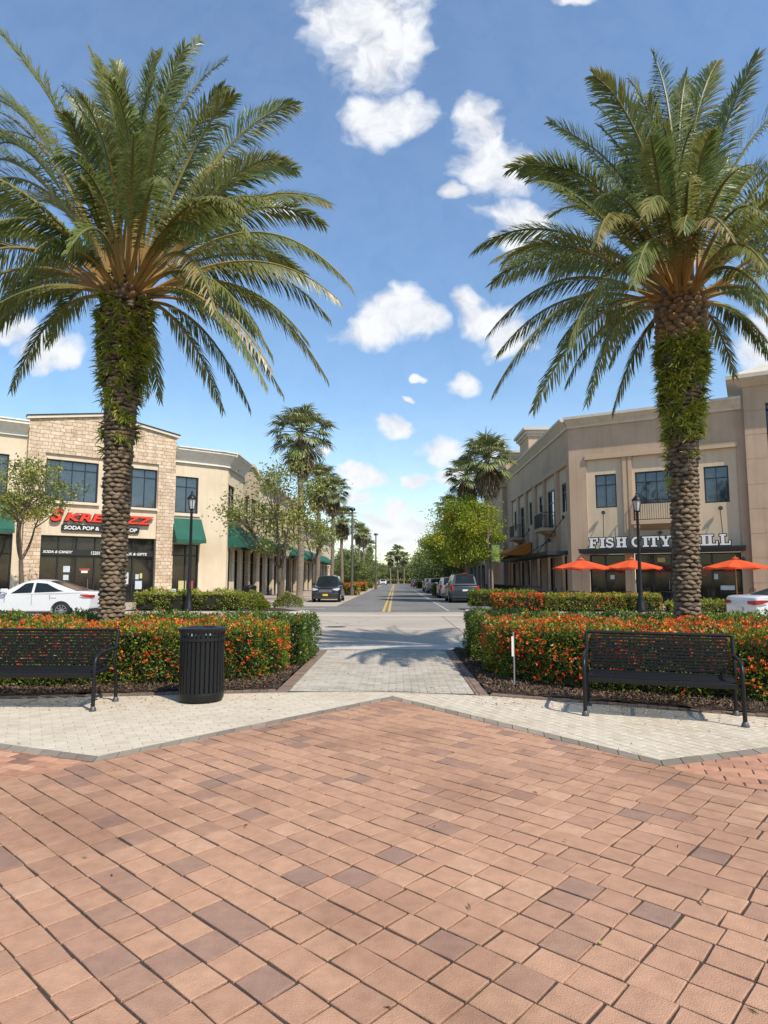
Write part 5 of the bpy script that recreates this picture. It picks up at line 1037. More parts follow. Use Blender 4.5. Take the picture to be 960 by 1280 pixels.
hedge('flowering_hedge', [(-7.6, 8.72), (-4.9, 8.78), (-2.75, 9.12), (-2.05, 9.45), (-1.72, 10.3), (-1.75, 10.75), (-7.6, 10.75)], .80, 'clipped hedge full of red and orange flowers behind the black litter bin', 'hedge', 'flowering hedges at the plaza edge', dens=2600, flowers=130, fside=.75, seed=1, cbias=.27)
hedge('flowering_hedge', [(1.45, 10.3), (1.5, 9.75), (1.9, 9.2), (2.6, 8.62), (4.3, 7.82), (4.9, 7.75), (7.2, 8.3), (7.2, 9.9), (5.4, 10.2), (4.1, 10.5), (1.5, 11.3)], .82, 'clipped hedge covered in red flowers behind the right-hand black bench', 'hedge', 'flowering hedges at the plaza edge', dens=2600, flowers=190, fside=.75, seed=2, cbias=.27)
hedge('green_hedge', [(-9.5, 11.2), (-1.56, 11.0), (-1.5, 12.4), (-9.5, 12.2)], .84, 'plain dark green hedge row behind the left flowering hedge', 'hedge', 'green hedge rows in the planting beds', dens=1500, ls=.055, seed=3, flowers=6, cbias=.1)
hedge('green_hedge', [(1.32, 12.6), (1.45, 11.7), (4.0, 11.2), (9, 10.9), (9, 12.3), (4, 12.6), (1.5, 13.3)], .84, 'plain yellow-green hedge row behind the right flowering hedge', 'hedge', 'green hedge rows in the planting beds', dens=1500, ls=.055, seed=4, cbias=.27)
# beyond the crossing
hedge('flowering_hedge', [(4.3, 27.8), (6.5, 27.8), (6.5, 29.0), (4.3, 29.0)], .68, 'orange-red flowering hedge block across the street, right of the road', 'hedge', dens=500, ls=.10, flowers=75, fside=.8, cbias=.1, z0=.12, seed=5, fsize=.06)
hedge('golden_hedge', [(6.52, 27.8), (11.4, 27.8), (11.4, 29.0), (6.52, 29.0)], .70, 'long yellow-green clipped hedge under the two left orange parasols', 'hedge', dens=500, ls=.10, lm='hedge_yel', z0=.12, seed=6, cbias=.16, flowers=14, fsize=.06)
hedge('golden_hedge', [(11.6, 26.9), (17, 26.9), (17, 28.2), (11.6, 28.2)], .42, 'low yellow-green hedge right of the big palm trunk, below the rightmost parasol', 'hedge', dens=450, ls=.10, lm='hedge_yel', z0=.12, seed=7, rough=.12, cbias=.16)
hedge('golden_hedge', [(3.7, 31.5), (6.9, 31.5), (6.9, 33.0), (3.7, 33.0)], .78, 'yellow-topped hedge just before the slate suv at the right kerb', 'hedge', dens=420, ls=.11, lm='hedge_yel', z0=.12, seed=8, cbias=-.05, flowers=8)
hedge('golden_hedge', [(-11.6, 28.4), (-6.9, 28.4), (-6.9, 29.8), (-11.6, 29.8)], .78, 'rough yellow-green shrub row round the left black lamp post', 'hedge', dens=450, ls=.10, lm='hedge_yel', z0=.12, seed=9, rough=.16, cbias=.16)
for i, (x, y, s, lb) in enumerate([(-6.6, 30.3, .55, 'rounded dusty shrub left of the forked tree, front of the pair'), (-7.1, 31.8, .6, 'rounded dusty shrub left of the forked tree, rear of the pair'), (-5.25, 31.5, .55, 'rounded dusty green shrub right of the forked tree trunk'), (-6.1, 29.0, .35, 'little loose shrub with reddish tips at the island corner')]):
    rr = np.random.default_rng(60+i); n = 2200; d = unit(rr.normal(size=(n, 3))); d[:, 2] = np.abs(d[:, 2])*.95; P = d*s*np.array([1.2, 1, 1.25])*(1-.12*np.abs(rr.normal(size=(n, 1)))); P *= (1+.1*np.sin(d[:, :1]*6+i)); P[:, 2] += .05
    o = empty('round_shrub', (x, y, .13), 0, lb, 'shrub', 'rounded shrubs in the left island'); quads('foliage', leaves(P, d+rr.normal(size=(n, 3))*.6, .09*rr.uniform(.6, 1.3, n), .045, rr), M['hedge_yel' if i % 2 else 'leaf_olive'], o, np.clip(rr.normal(.4, .18, n), 0, 1))
    mb = MB()
    for k in range(9): a = k*.7; mb.tube([(0, 0, 0), (math.cos(a)*s*.3, math.sin(a)*s*.3, s*.5), (math.cos(a)*s*.8, math.sin(a)*s*.8, s*.9)], [.02, .015, .008], 4)
    mb.build('stems', M['bark'], o)
for i, (x0, x1, y0, y1, fl, lb) in enumerate([(-5.5, -3.5, 60, 62, 120, 'orange-topped box hedge island just beyond the black suv'), (-6.0, -4.0, 70, 72, 0, 'yellow box hedge island second beyond the black suv'), (-5.4, -3.6, 79, 82, 140, 'red-flowered box hedge island third beyond the black suv'), (-5.4, -3.7, 104, 107, 0, 'small yellow box hedge before the far red car'), (3.5, 5.4, 58, 60.5, 0, 'small box hedge between parked silver and grey cars'), (3.6, 5.6, 104, 107, 0, 'small box hedge before the farthest red car on the right')]):
    hedge('box_hedge', [(x0, y0), (x1, y0), (x1, y1), (x0, y1)], .95, lb, 'hedge', 'box hedges in the parking islands', dens=130, ls=.2, lm='hedge_yel', z0=.0, seed=70+i, flowers=fl*.2, fsize=.12, fside=.3)
hedge('median_hedge', [(-6, 214), (11, 214), (11, 217), (-6, 217)], 1.0, 'low yellow hedge across the far end of the road', 'hedge', dens=20, ls=.5, lm='hedge_yel', z0=0, seed=80)

# ------------------------------------------------------------------ benches, bin, stake
def bench(loc, rz, label, Lb=1.6):
    o = empty('park_bench', loc, rz, label, 'bench', 'black slatted benches'); K = M['black_metal']
    mb = MB()
    for i in range(11):
        t = (i+.5)/11; z = .46+t*.385; y = .47+t*.13; mb.bbox(.05, Lb-.05, y-.005, y+.007, z-.0135, z+.0135, .003)
    mb.tube([(.02, .605, .865), (Lb-.02, .605, .865)], .02, 10); mb.build('backrest', K, o, smooth=True)
    mb = MB()
    for i in range(9): y = .03+i*.052; mb.bbox(.03, Lb-.03, y, y+.038, .418-.012*math.sin(i/8*math.pi), .432-.012*math.sin(i/8*math.pi), .003)
    mb.bbox(.03, Lb-.03, .0, .022, .365, .42, .006); mb.bbox(.04, Lb-.04, .46, .478, .40, .45, .005)
    for x in (.06, Lb/2, Lb-.07): mb.bbox(x-.015, x+.015, .02, .47, .385, .408, .004)
    mb.build('seat', K, o, smooth=True)
    for x in (0, Lb):
        mb = MB(); mb.tube([(x, .6, .02), (x, .59, .30), (x, .545, .42), (x, .50, .47), (x, .555, .66), (x, .605, .865)], .021, 10); l = mb.build('leg', K, o, smooth=True)
        f = MB(); f.lathe([(0, .05), (.022, .05), (.034, .03), (.04, .008), (.04, 0)], (x, .6, 0), 14); f.build('foot', M['grey_metal'], l, smooth=True)
        mb = MB(); mb.tube([(x, 0, .02), (x, 0, .40)], .022, 10); l = mb.build('leg', K, o, smooth=True)
        f = MB(); f.lathe([(0, .05), (.022, .05), (.034, .03), (.04, .008), (.04, 0)], (x, 0, 0), 14); f.build('foot', M['grey_metal'], l, smooth=True)
        mb = MB(); mb.tube([(x, 0, .401), (x, .0, .52), (x, .02, .575), (x, .06, .61), (x, .12, .632), (x, .30, .645), (x, .56, .655)], .021, 10); mb.build('armrest', K, o, smooth=True)
    return o
bR = bench((2.10, 7.31, .003), math.atan2(-.53, 1.47), 'black slatted metal bench on the right, angled before the red flowers', 1.56)
bL = bench((-5.1, 7.45, .003), rad(0), 'black slatted metal bench on the left beside the litter bin', 1.64)
def litter_bin(x, y):
    o = empty('litter_bin', (x, y, .003), 0, 'round black metal litter bin of vertical bars by the left hedge', 'litter bin'); K = M['black_metal']
    mb = MB(); n = 30
    for i in range(n):
        a = 2*math.pi*i/n; mb.X = Matrix.Rotation(a, 4, 'Z'); mb.bbox(.262, .270, -.019, .019, .10, .86, .002)
    mb.X = None; mb.build('bars', K, o)
    for nm, pr in (('base', [(0, .0), (.23, .0), (.262, .015), (.275, .045), (.275, .105), (.262, .118), (.2, .118)]), ('band', [(.272, .735), (.280, .74), (.280, .775), (.272, .78), (.262, .775), (.262, .74), (.272, .735)]),
                   ('rim', [(.272, .835), (.298, .868), (.302, .882), (.292, .892), (.215, .902), (.19, .895), (.185, .87), (.2, .862), (.262, .85), (.272, .835)]), ('liner', [(.0, .12), (.22, .12), (.235, .8), (.225, .8), (.21, .14), (0, .14)])):
        mb = MB(); mb.lathe(pr, n=48); mb.build(nm, M['liner'] if nm == 'liner' else K, o, smooth=True)
    mb = MB(); mb.bbox(-.2, .2, -.02, .02, .872, .888, .003); mb.build('lid_bar', K, o)
    mb = MB()
    mb.cur = .5
    for a in (0, 1.2, 2.3, 3.6, 4.9): mb.box(.14*math.cos(a)-.04, .14*math.cos(a)+.04, .14*math.sin(a)-.05, .14*math.sin(a)+.05, .74+a*.004, .80+a*.006)
    tag(mb.build('rubbish', M['paper']), 'pale rubbish lying inside the black litter bin', 'rubbish').location = (x, y, .0)
litter_bin(-2.42, 8.12)
mb = MB(); mb.tube([(0, 0, -.05), (.004, 0, .35), (.0, .0, .78)], .011, 6); st_ = mb.build('marker_stake', M['galv']); st_.location = (1.62, 8.95, 0)
mb = MB(); mb.bbox(-.03, .0, -.014, -.010, .45, .72, .001); mb.build('tag_plate', M['white_trim'], st_)
tag(st_, 'thin pale metal stake standing in the mulch before the right flowering hedge', 'stake')

# ------------------------------------------------------------------ lamp posts and light poles
def lamp(x, y, h, label):
    o = empty('street_lamp', (x, y, .12), 0, label, 'lamp post', 'black lantern lamp posts'); K = M['black_metal']
    mb = MB(); mb.lathe([(0, 0), (.22, 0), (.22, .12), (.19, .18), (.17, .42), (.13, .5), (.14, .56), (.10, .66), (.085, .9), (.09, .94), (.075, .98), (.055, h-1.05), (.075, h-1.02), (.06, h-.95), (.03, h-.93)], n=16); mb.build('post', K, o, smooth=True)
    mb = MB(); zb = h-.93
    mb.lathe([(.03, zb), (.12, zb+.03), (.13, zb+.06), (.10, zb+.07), (0, zb+.07)], n=12)
    for k in range(6):
        a = k*math.pi/3; mb.tube([(.11*math.cos(a), .11*math.sin(a), zb+.05), (.19*math.cos(a), .19*math.sin(a), zb+.50)], .011, 5)
    mb.lathe([(.2, zb+.49), (.215, zb+.51), (.215, zb+.54), (.12, zb+.66), (.06, zb+.73), (.04, zb+.78), (.055, zb+.82), (.02, zb+.87), (.012, zb+.93), (0, zb+.95)], n=12); mb.build('lantern_cage', K, o, smooth=True)
    mb = MB(); mb.lathe([(.09, zb+.07), (.165, zb+.50)], n=12); mb.build('lantern_glass', M['lampglass'], o, smooth=True); return o
lamp(-9.05, 28.15, 5.35, 'black lantern lamp post on the left before the single green window awning')
lamp(10.35, 27.4, 5.15, 'black lantern lamp post on the right before the grill lettering')
lamp(-6.5, 38.5, 3.6, 'short dark lantern post beside the forked tree on the left pavement')
def pole(x, y, h, label):
    o = empty('light_pole', (x, y, .1), 0, label, 'light pole', 'tall plain light poles'); mb = MB(); mb.lathe([(0, 0), (.2, 0), (.2, .5), (.13, .55), (.12, 1), (.085, h-.3), (.085, h)], n=12); mb.build('post', M['pole_metal'], o, smooth=True)
    mb = MB(); mb.lathe([(.05, h), (.26, h+.02), (.30, h+.12), (.22, h+.28), (0, h+.34)], n=14); mb.build('lamp_head', M['frame'], o, smooth=True)
pole(-3.9, 58, 7.6, 'tall weathered light pole behind the black suv, nearer of the two')
pole(-2.75, 91, 7.6, 'tall light pole near the last left palms, farther of the two')

# ------------------------------------------------------------------ patio parasols, tables, chairs, railing
def parasol(x, y, r, zt, label, rz=0):
    o = empty('parasol', (x, y, .12), rz, label, 'parasol', 'orange parasols on the grill patio'); n = 8; m = 7; mb = MB(); vs = []
    for i in range(m+1):
        t = i/m; z = zt-.12-(zt-.12-(zt-.58))*t**1.08
        for k in range(n*4):
            a = 2*math.pi*k/(n*4); q = abs(((k % 4)/4)-.5)*2; rr = r*t*(.955+.045*q); vs.append((rr*math.cos(a), rr*math.sin(a), z-(.05*(1-q)*t)*0+.065*q*t))
    N = n*4; mb.add(vs, [(i*N+k, (i+1)*N+k, (i+1)*N+(k+1) % N, i*N+(k+1) % N) for i in range(m) for k in range(N)])
    mb.add([(p[0], p[1], p[2]) for p in vs[-N:]]+[(p[0]*1.0, p[1]*1.0, p[2]-.07) for p in vs[-N:]], [(k, N+k, N+(k+1) % N, (k+1) % N) for k in range(N)])
    mb.lathe([(0, zt-.02), (.13, zt-.06), (.16, zt-.10)], n=16); mb.build('canopy', M['umbrella'], o)
    mb = MB(); mb.tube([(0, 0, 0), (0, 0, zt-.1)], .024, 8); mb.build('pole', M['wood_pole'], o, smooth=True)
    mb = MB()
    for k in range(n): a = 2*math.pi*k/n; mb.tube([(0, 0, zt-.16), (r*.95*math.cos(a), r*.95*math.sin(a), zt-.60)], .010, 4)
    mb.lathe([(0, zt+.05), (.02, zt+.02), (.02, zt-.04)], n=8); mb.build('ribs', M['wood_pole'], o)
    mb = MB(); mb.lathe([(0, .06), (.03, .3), (.03, .3), (.05, .08), (.24, .05), (.25, 0)], n=20); mb.build('base', M['frame'], o)
def ptable(x, y, label):
    o = empty('patio_table', (x, y, .12), 0, label, 'table', 'dark patio tables'); mb = MB(); mb.lathe([(0, .73), (.5, .73), (.5, .70), (0, .70)], n=24); mb.build('table_top', M['frame'], o)
    for k in range(4): a = k*math.pi/2+.4; mb = MB(); mb.tube([(.1*math.cos(a), .1*math.sin(a), .7), (.2*math.cos(a), .2*math.sin(a), .3), (.38*math.cos(a), .38*math.sin(a), 0)], .018, 6); mb.build('leg', M['frame'], o)
def pchair(x, y, rz, label):
    o = empty('patio_chair', (x, y, .12), rz, label, 'chair', 'dark patio chairs'); mb = MB(); mb.bbox(-.22, .22, -.22, .22, .42, .45, .01); mb.build('seat', M['frame'], o)
    mb = MB(); mb.tube([(-.21, .21, .45), (-.21, .27, .85), (0, .28, .93), (.21, .27, .85), (.21, .21, .45)], .014, 6)
    for k in range(-2, 3): mb.tube([(k*.07, .22, .46), (k*.07, .275, .88)], .008, 4)
    mb.build('backrest', M['frame'], o)
    for sx in (-.2, .2):
        for sy in (-.2, .2): mb = MB(); mb.tube([(sx, sy, .43), (sx*1.1, sy*1.1, 0)], .013, 5); mb.build('leg', M['frame'], o)
parasol(9.62, 33.4, 1.47, 2.5, 'orange parasol nearest the building corner, leftmost of the three', .2)
parasol(12.1, 33.1, 1.45, 2.5, 'orange parasol in the middle, just left of the lamp post', .35)
parasol(16.9, 32.2, 1.50, 2.5, 'orange parasol right of the big palm trunk', .1)
spots = [(9.9, 35.6), (12.2, 34.6), (14.5, 34.4), (17.3, 33.6), (8.6, 37.6)]
nm_ = ['behind the leftmost parasol', 'behind the middle parasol', 'hidden partly by the big right palm trunk', 'under the parasol right of the palm', 'by the corner of the grill building']
for (x, y), n_ in zip(spots, nm_):
    ptable(x, y, 'round dark patio table '+n_)
    for k, w_ in ((0, 'left'), (1, 'right')): pchair(x+(-.85 if k == 0 else .85), y-.1, rad(90 if k == 0 else -90)+.2*k, f'dark patio chair {w_} of the table {n_}')
rl = empty('patio_railing', (5.9, 39.5, .12), 0, 'low black railing along the pavement before the grill side wall', 'railing'); mb = MB()
mb.box(0, .05, -1.5, 22, .92, .96); mb.box(.01, .04, -1.5, 22, .12, .15)
for i in range(196): mb.box(.015, .035, -1.5+i*.12, -1.48+i*.12, .15, .92)
mb.build('bars', M['frame'], rl); rl.location.x = 8.6
# wall lantern by the tower, green street banner
o = empty('wall_lantern', (18.9, 35.1, 2.35), 0, 'small black wall lantern on the taupe wall right of the canopy', 'lantern'); mb = MB(); mb.lathe([(0, .42), (.05, .36), (.13, .26), (.11, .24), (.09, 0), (.04, -.05), (0, -.05)], n=8); mb.tube([(0, 0, .1), (.1, .25, .2), (.15, .45, .1)], .02, 5); mb.build('lantern_body', M['frame'], o)
o = empty('banner_sign', (6.15, 41.5, .12), 0, 'green banner hanging on a dark post by the orange awning', 'banner'); mb = MB(); mb.tube([(0, 0, 0), (0, 0, 4.2)], .06, 8); mb.tube([(0, 0, 3.6), (.6, 0, 3.6)], .02, 5); mb.tube([(0, 0, 2.5), (.6, 0, 2.5)], .02, 5); mb.build('post', M['frame'], o)
mb = MB(); mb.bbox(.08, .58, -.012, .012, 2.52, 3.58, .004); mb.build('banner', mat('green_banner', (.15, .22, .04), (.12, .18, .04), 3, .7), o)
o = empty('waste_container', (-7.6, 33.6, .12), 0, 'dark waste container by the cream building behind the shrubs', 'litter bin'); mb = MB(); mb.lathe([(0, 0), (.3, 0), (.32, .9), (.36, .95), (.3, 1.05), (0, 1.1)], n=20); mb.build('bin_body', M['plastic'], o, smooth=True)

# ------------------------------------------------------------------ cars
def car(loc, rz, paint, label, kind='sedan', L=4.6, Wd=1.8, H=1.46, group='parked and passing cars', front=True):
    o = empty('car', loc, rz, label, 'car', group); hw = Wd/2; a = L/2
    S = {'sedan': dict(wf=1.43, wr=-1.30, r=.335, prof=[(a, .28), (a+.02, .45), (a-.03, .66), (a-.25, .77), (a-1.05, .93), (a-1.35, .96), (-a+1.1, 1.04), (-a+.75, 1.07), (-a+.12, 1.05), (-a, .98), (-a+.02, .6), (-a+.05, .33)], gh=[(a-1.08, .92), (-a+.48, 1.05), (a-2.12, H), (-a+1.62, H-.03)], mid=(.15, H+.0)),
         'suv': dict(wf=L*.30, wr=-L*.29, r=.37, prof=[(a, .32), (a+.02, .6), (a-.04, .85), (a-.2, .98), (a-1.05, 1.08), (a-1.3, 1.09), (-a+.3, 1.12), (-a+.04, 1.10), (-a, .95), (-a, .6), (-a+.04, .36)], gh=[(a-1.2, 1.07), (-a+.06, 1.10), (a-1.85, H-.02), (-a+.35, H-.04)], mid=(0, H))}[kind]
    r = S['r']; R = r+.06
    def arch(cx): return [(cx+R*math.cos(t), r+R*math.sin(t)) for t in [math.pi*k/10 for k in range(11)]]
    zs = .22
    low = [(-a+.12, zs)]+[(x, z if z > zs else zs) for x, z in reversed(arch(S['wr']))]+[(x, z if z > zs else zs) for x, z in reversed(arch(S['wf']))]+[(a-.1, zs)]
    pr = [(-a+.12+2*a-.22, zs)]+S['prof']+[(-a+.12, zs)]
    for _ in range(2):
        q = [pr[0]]
        for p0, p1 in zip(pr, pr[1:]): q += [(p0[0]*.75+p1[0]*.25, p0[1]*.75+p1[1]*.25), (p0[0]*.25+p1[0]*.75, p0[1]*.25+p1[1]*.75)]
        pr = q+[pr[-1]]
    full = low+pr[1:-1]                                                    # closed outline
    def taper(x): return 1-.13*(abs(x)/a)**5
    def zt(z): return 1-.07*max(0, (z-.75))-.05*max(0, .4-z)
    def sh(p, s): x, z = p; return (x*(1-.012*s), z-(.030*s if z > .5 else -.0*s))
    mb = MB(); n = len(full); vs = []
    for (fy, s) in ((-1, 1), (-.965, .35), (-.90, 0), (.90, 0), (.965, .35), (1, 1)):
        for p in full: x, z = sh(p, s); vs.append((x, fy*hw*taper(x)*zt(z), z))
    fs = [(k*n+i, k*n+(i+1) % n, (k+1)*n+(i+1) % n, (k+1)*n+i) for k in range(5) for i in range(n)]
    mb.add(vs, fs+[tuple(range(n))[::-1], tuple(range(5*n, 6*n))])
    body = mb.build('body', M[paint], o, smooth=True)
    # cabin: a smooth loft over the roofline, glass laid on the same surface
    (xf, zf), (xr, zr), (tf, zft), (tr_, zrt) = S['gh']; wb, wt = hw*.91, hw*.70; zc = (zf+zr)/2-.03; m0 = xf*.55+xr*.45
    xs_ = np.linspace(xr-.25, xf+.25, 240); zq = np.interp(xs_, [xr-.25, xr, tr_, (tr_+tf)/2, tf, xf, xf+.25], [zr-.06, zr-.03, zrt-.02, H+.01, zft-.01, zf-.03, zf-.06])
    kn = np.hanning(49 if kind == 'sedan' else 21); kn /= kn.sum(); zp = np.pad(zq, 20, mode='edge'); zq = np.convolve(zp, kn, 'same')[20:-20]
    def top_(x): return float(np.interp(x, xs_, zq))
    def belt(x): return zr-.05+(zf-zr)*(x-xr)/(xf-xr)
    def surf(x, v):
        t = top_(x); bz = min(belt(x), t-.002); hf = min(1, max(0, (t-bz)/(H-zc))); tp = 1-.07*((x-m0)/(xf-m0))**2*(1 if x > m0 else 1.2)
        yt = (wb+(wt-wb)*hf)*tp*.985; yb_ = wb*tp; av = abs(v)
        if av > .5: q = max(0, (1-av)/.5); y = yb_+(yt-yb_)*q**1.15; z = bz+(t-.05*hf-bz)*q
        else: q = av/.5; y = yt*q; z = t-.05*hf*q**2.5
        return Vector((x, y*(1 if v >= 0 else -1), z))
    def spatch(x0, x1, v0, v1, nx, nv, off):
        g = MB(); vs = []
        for i in range(nx+1):
            for j in range(nv+1):
                x = x0(j/nv)+(x1(j/nv)-x0(j/nv))*i/nx if callable(x0) else x0+(x1-x0)*i/nx; v = v0+(v1-v0)*j/nv; e = .01
                nn = (surf(x+e, v)-surf(x-e, v)).cross(surf(x, v+e)-surf(x, v-e)).normalized(); p = surf(x, v)
                if nn.dot(Vector((0, p.y, .6))) < 0 and abs(v) > .3 or nn.z < 0 and abs(v) <= .3: nn = -nn
                vs.append(tuple(p+nn*off))
        g.add(vs, [(i*(nv+1)+j, i*(nv+1)+j+1, (i+1)*(nv+1)+j+1, (i+1)*(nv+1)+j) for i in range(nx) for j in range(nv)]); return g
    cab = spatch(xr, xf, -1, 1, 44, 16, 0).build('roof', M[paint], o, smooth=True)
    spatch(tf-.02, xf-.10, -.44, .44, 8, 8, .008).build('windscreen', M['carglass'], cab, smooth=True)
    spatch(xr+(.12 if kind == 'sedan' else .05), tr_+.03, -.43, .43, 8, 8, .008).build('rear_window', M['carglass'], cab, smooth=True)
    for sy in (-1, 1):
        zb_ = zc+.07; fx = lambda z: xf+(tf-xf)*(z-zf)/(zft-zf)-.16
        A0 = (lambda q: xr+.30+q*(tr_-xr-.22)) if kind == 'sedan' else (lambda q: xr+.28+q*.05)
        spatch(A0, lambda q: m0-.06-.0*q, sy*.93, sy*.58, 12, 4, .007).build('side_window', M['carglass'], cab, smooth=True)
        spatch(lambda q: m0+.03, lambda q: xf-.42+q*(tf-xf+.44), sy*.93, sy*.58, 10, 4, .007).build('side_window', M['carglass'], cab, smooth=True)
        mb = MB(); mb.bbox(fx(zb_)-.16, fx(zb_)+.06, sy*(hw*.93) if sy > 0 else -hw*.93-.2, sy*(hw*.93)+.2 if sy > 0 else -hw*.93, zb_-.02, zb_+.13, .03); mb.build('wing_mirror', M[paint], o)
        for xx in (m0+.18, m0-.75):
            mb = MB(); mb.bbox(xx-.2, xx, sy*hw*.985-.012, sy*hw*.985+.012, zc-.14, zc-.11, .005); mb.build('door_handle', M[paint], o)
        mb = MB()
        for xx in (m0-.03, m0+1.0, max(S['wr']+R+.05, m0-1.0)): mb.box(xx, xx+.008, sy*hw*.99-.004, sy*hw*.99+.0035, .32, zc-.02)
        mb.box(S['wr']+R+.02, S['wf']-R-.02, sy*hw*.965-.006, sy*hw*.985+.006, .225, .30); mb.build('door_seams', M['plastic'], o)
        fz = .66 if kind == 'sedan' else .84; rz_ = .86 if kind == 'sedan' else .92
        def band(pts):
            g = MB(); v = []
            for x, y, z0, z1 in pts: v += [(x, sy*y*hw, z0), (x, sy*y*hw, z1)]
            g.add(v, [(2*k, 2*k+2, 2*k+3, 2*k+1) for k in range(len(pts)-1)]); return g
        h1, h2 = (.06, .07) if kind == 'sedan' else (.08, .08)
        band([(a+.018, .52, fz-.04, fz+.03), (a+.012, .78, fz-h1, fz+h2), (a-.03, .89, fz-h1, fz+h2), (a-.15, .945, fz-.03, fz+h2+.01), (a-.36, .985, fz+.03, fz+h2+.03)]).build('headlight', M['headlight'], o, smooth=True)
        if kind == 'sedan': band([(-a-.018, .50, rz_-.03, rz_+.05), (-a-.016, .80, rz_-.05, rz_+.06), (-a+.01, .895, rz_-.05, rz_+.07), (-a+.16, .95, rz_-.02, rz_+.08), (-a+.34, .985, rz_+.04, rz_+.08)]).build('tail_light', M['taillight'], o, smooth=True)
        else: band([(-a-.018, .74, rz_-.12, rz_+.12), (-a-.010, .86, rz_-.16, rz_+.17), (-a+.03, .90, rz_-.16, rz_+.17), (-a+.16, .95, rz_-.10, rz_+.15)]).build('tail_light', M['taillight'], o, smooth=True)
        for wx in (S['wf'], S['wr']):
            w = MB(); yi, yo = sy*(hw-.20), sy*(hw-.005)
            w.lathe([(r*.62, yi), (r*.95, yi), (r, yi+sy*.03), (r, yo-sy*.03), (r*.95, yo), (r*.68, yo), (r*.64, yo-sy*.03)], (wx, 0, r), 28, 'y'); wo = w.build('wheel', M['tyre'], o, smooth=True)
            w = MB(); w.lathe([(r*.66, yo-sy*.01), (r*.60, yo-sy*.015), (r*.58, yo-sy*.07), (.02, yo-sy*.075)], (wx, 0, r), 28, 'y'); w.build('wheel_well_disc', M['plastic'], wo)
            w = MB()
            for k in range(10):
                an = 2*math.pi*k/10; ca, sa = math.cos(an), math.sin(an); wd = .016
                p = [(wx+ca*.03-sa*wd, yo-sy*.02, r+sa*.03+ca*wd), (wx+ca*.03+sa*wd, yo-sy*.02, r+sa*.03-ca*wd), (wx+ca*r*.62+sa*wd*1.2, yo-sy*.012, r+sa*r*.62-ca*wd*1.2), (wx+ca*r*.62-sa*wd*1.2, yo-sy*.012, r+sa*r*.62+ca*wd*1.2)]
                w.add(p+[(x, y-sy*.03, z) for x, y, z in p], [(0, 1, 2, 3), (0, 4, 5, 1), (1, 5, 6, 2), (2, 6, 7, 3), (3, 7, 4, 0)])
            w.lathe([(r*.66, yo-sy*.012), (r*.66, yo+sy*.004), (r*.60, yo+sy*.002), (r*.59, yo-sy*.03)], (wx, 0, r), 28, 'y'); w.lathe([(0, yo), (.045, yo-sy*.004), (.055, yo-sy*.03)], (wx, 0, r), 10, 'y'); w.build('rim', M['rim'], wo, smooth=True)
    mb = MB(); mb.X = None; g0 = .50 if kind == 'sedan' else .66
    for k in range(4): mb.bbox(a+.003, a+.032, -hw*.46, hw*.46, g0+k*.045, g0+k*.045+.025, .004)
    mb.build('grille', M['rim'] if kind == 'suv' else M['plastic'], o)
    mb = MB(); mb.bbox(a+.0, a+.028, -hw*.5, hw*.5, g0-.06, g0+.2, .004) if kind == 'suv' else mb.bbox(a, a+.028, -hw*.6, hw*.6, .30, .44, .004); mb.build('grille_back', M['plastic'], o)
    mb = MB(); mb.bbox(a-.15, a+.035, -hw*.86, hw*.86, .25, .35, .02); mb.bbox(-a-.035, -a+.12, -hw*.86, hw*.86, .30, .42, .02); mb.build('bumper_strip', M['plastic'], o)
    mb = MB(); mb.bbox(a+.034, a+.045, -.17, .17, .42, .54, .003); mb.build('number_plate', M['plate'], o)
    mb = MB(); mb.bbox(-a-.02, -a-.004, -.17, .17, .62 if kind == 'sedan' else .74, .73 if kind == 'sedan' else .85, .003); mb.build('number_plate', M['white_trim'], o)
    if kind == 'suv':
        mb = MB()
        for sy in (-1, 1): mb.tube([(tf-.1, sy*wt*.9, H+.02), (tf-.3, sy*wt*.9, H+.07), (tr_+.3, sy*wt*.9, H+.06), (tr_+.1, sy*wt*.9, H+.01)], .016, 5)
        mb.build('roof_rail', M['plastic'], o)
        mb = MB(); mb.bbox(tr_-.05, tr_+.0, -.12, .12, H-.01, H+.045, .008); mb.build('brake_lamp', M['taillight'], o)
    return o
car((-13.72, 24.7, -.005), rad(180), 'car_white', 'white sedan heading left across the street, passing behind the left flowering hedge', 'sedan', 4.65, 1.8, 1.50)
car((12.0, 18.3, -.005), rad(0), 'car_white', 'white sedan with its tail showing at the right edge behind the hedge', 'sedan', 4.7, 1.8, 1.48)
car((-4.55, 44.2, .0), rad(-90), 'car_black', 'black suv with a yellow number plate facing the camera, parked on the left', 'suv', 4.7, 1.88, 1.76)
car((4.45, 43.6, .0), rad(90), 'car_slate', 'dark slate suv showing its tail, nearest parked car on the right', 'suv', 5.0, 1.95, 1.86)
car((4.35, 52.6, .0), rad(90), 'car_silver', 'grey suv parked second in the right row, just beyond the slate one', 'suv', 4.5, 1.8, 1.68)
car((4.45, 72.5, .0), rad(90), 'car_silver', 'light grey car third in the right row', 'suv', 4.4, 1.8, 1.6)
car((4.4, 82.0, .0), rad(90), 'car_silver', 'grey car fourth in the right row, its red tail light showing', 'suv', 4.4, 1.8, 1.62)
car((4.2, 120, .0), rad(90), 'car_red', 'small dark red car far down the right side', 'sedan')
car((4.2, 135, .0), rad(90), 'car_blue', 'dark blue car farthest down the right side', 'sedan')
car((-4.6, 142, .0), rad(-90), 'car_red', 'red car far down the left side of the road', 'sedan')
car((-3.1, 165, .0), rad(-90), 'car_white', 'white car beyond the red one far down the left side', 'sedan')
car((-7.2, 95, .12), rad(-60), 'car_blue', 'blue car between the hedge islands on the left', 'sedan')

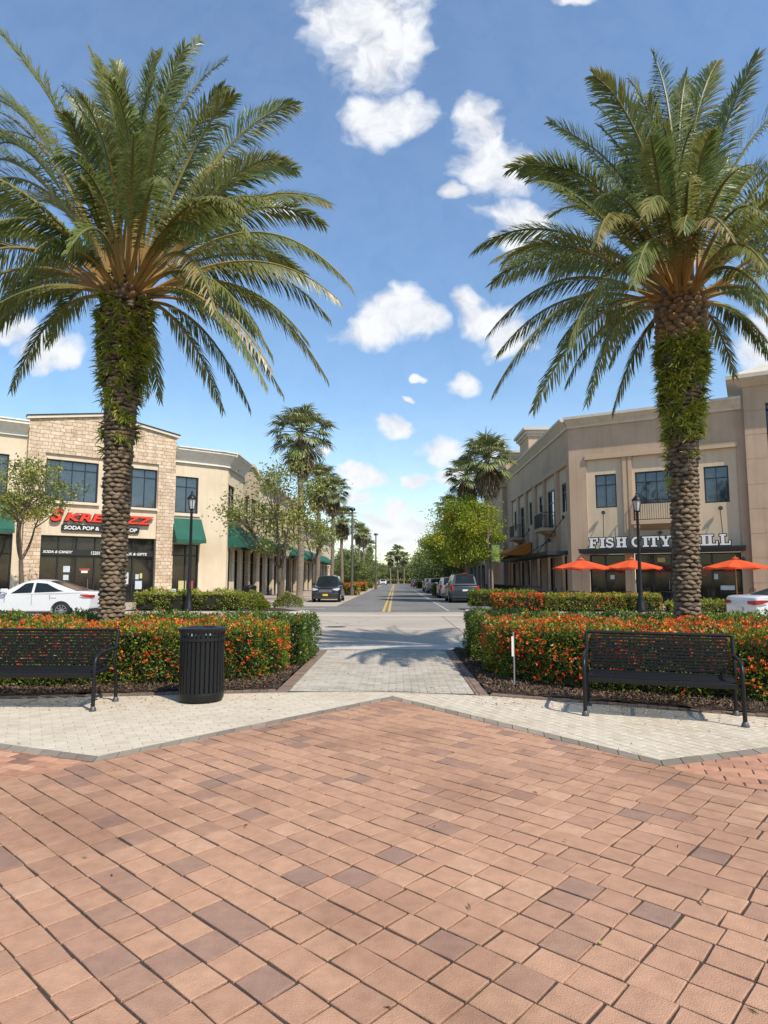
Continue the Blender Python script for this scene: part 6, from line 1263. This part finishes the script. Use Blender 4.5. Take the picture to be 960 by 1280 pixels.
# ------------------------------------------------------------------ loose bark chips, fallen petals and leaves
def litter(name, polys, n, L, m, seed, z=.0, up=.35):
    r = np.random.default_rng(seed); PP = []
    for poly, k in zip(polys, n):
        xs = [p[0] for p in poly]; ys = [p[1] for p in poly]; T = np.stack([r.uniform(min(xs), max(xs), k*3), r.uniform(min(ys), max(ys), k*3)], 1); T = T[in_poly(T, poly)][:k]; PP.append(T)
    T = np.concatenate(PP); P = np.concatenate([T, np.full((len(T), 1), z)+r.random((len(T), 1))*.02*up], 1); D = r.normal(size=P.shape); D[:, 2] = np.abs(D[:, 2])*up*.5
    V = leaves(P, D, L*r.uniform(.5, 1.5, len(P)), L*.4, r); V[:, :, 2] = np.maximum(V[:, :, 2], z+.001)
    return tag(quads(name, V, m, None, r.random(len(P))), kind='stuff')
chip = mat('bark_chips', W1, (.8, .8, .8), 9, .9, attr=True, cols=[(0, (.05, .03, .018)), (.7, (.13, .08, .05)), (1, (.24, .16, .10))])
litter('bark_chips', [[(-7, 7.95), (-4.97, 8.3), (-1.65, 8.88), (-1.65, 13.8), (-1.9, 13.8), (-2.2, 9.6), (-4.9, 8.9), (-7, 8.9)], [(1.25, 8.65), (4.06, 7.4), (5.5, 7.4), (5.5, 8.0), (2.6, 8.75), (1.6, 10.2), (1.6, 13.8), (1.25, 13.8)]], [16000, 14000], .05, chip, 5, .035, 1.0)
litter('fallen_petals', [[(-6, 7.6), (-1.4, 8.75), (-1.4, 8.2), (-6, 7.0)], [(1.0, 8.5), (4.2, 7.1), (4.2, 6.7), (1.0, 8.0)], [(-3, 4), (3, 4), (3, 8), (-3, 8)]], [90, 110, 25], .022, M['flower'], 6, .003, .5)
dryl = mat('fallen_leaves', W1, (.8, .8, .8), 9, .9, attr=True, cols=[(0, (.16, .09, .04)), (.6, (.28, .20, .08)), (1, (.22, .26, .06))])
litter('fallen_leaves', [[(-6, 7.6), (-1.4, 8.75), (-1.4, 7.9), (-6, 6.9)], [(1.0, 8.5), (4.2, 7.1), (4.2, 6.5), (1.0, 7.9)], [(-4, 2), (4, 2), (4, 8), (-4, 8)], [(-1.4, 8.8), (1, 8.8), (1, 15), (-1.4, 15)]], [110, 110, 60, 60], .035, dryl, 7, .003, .5)
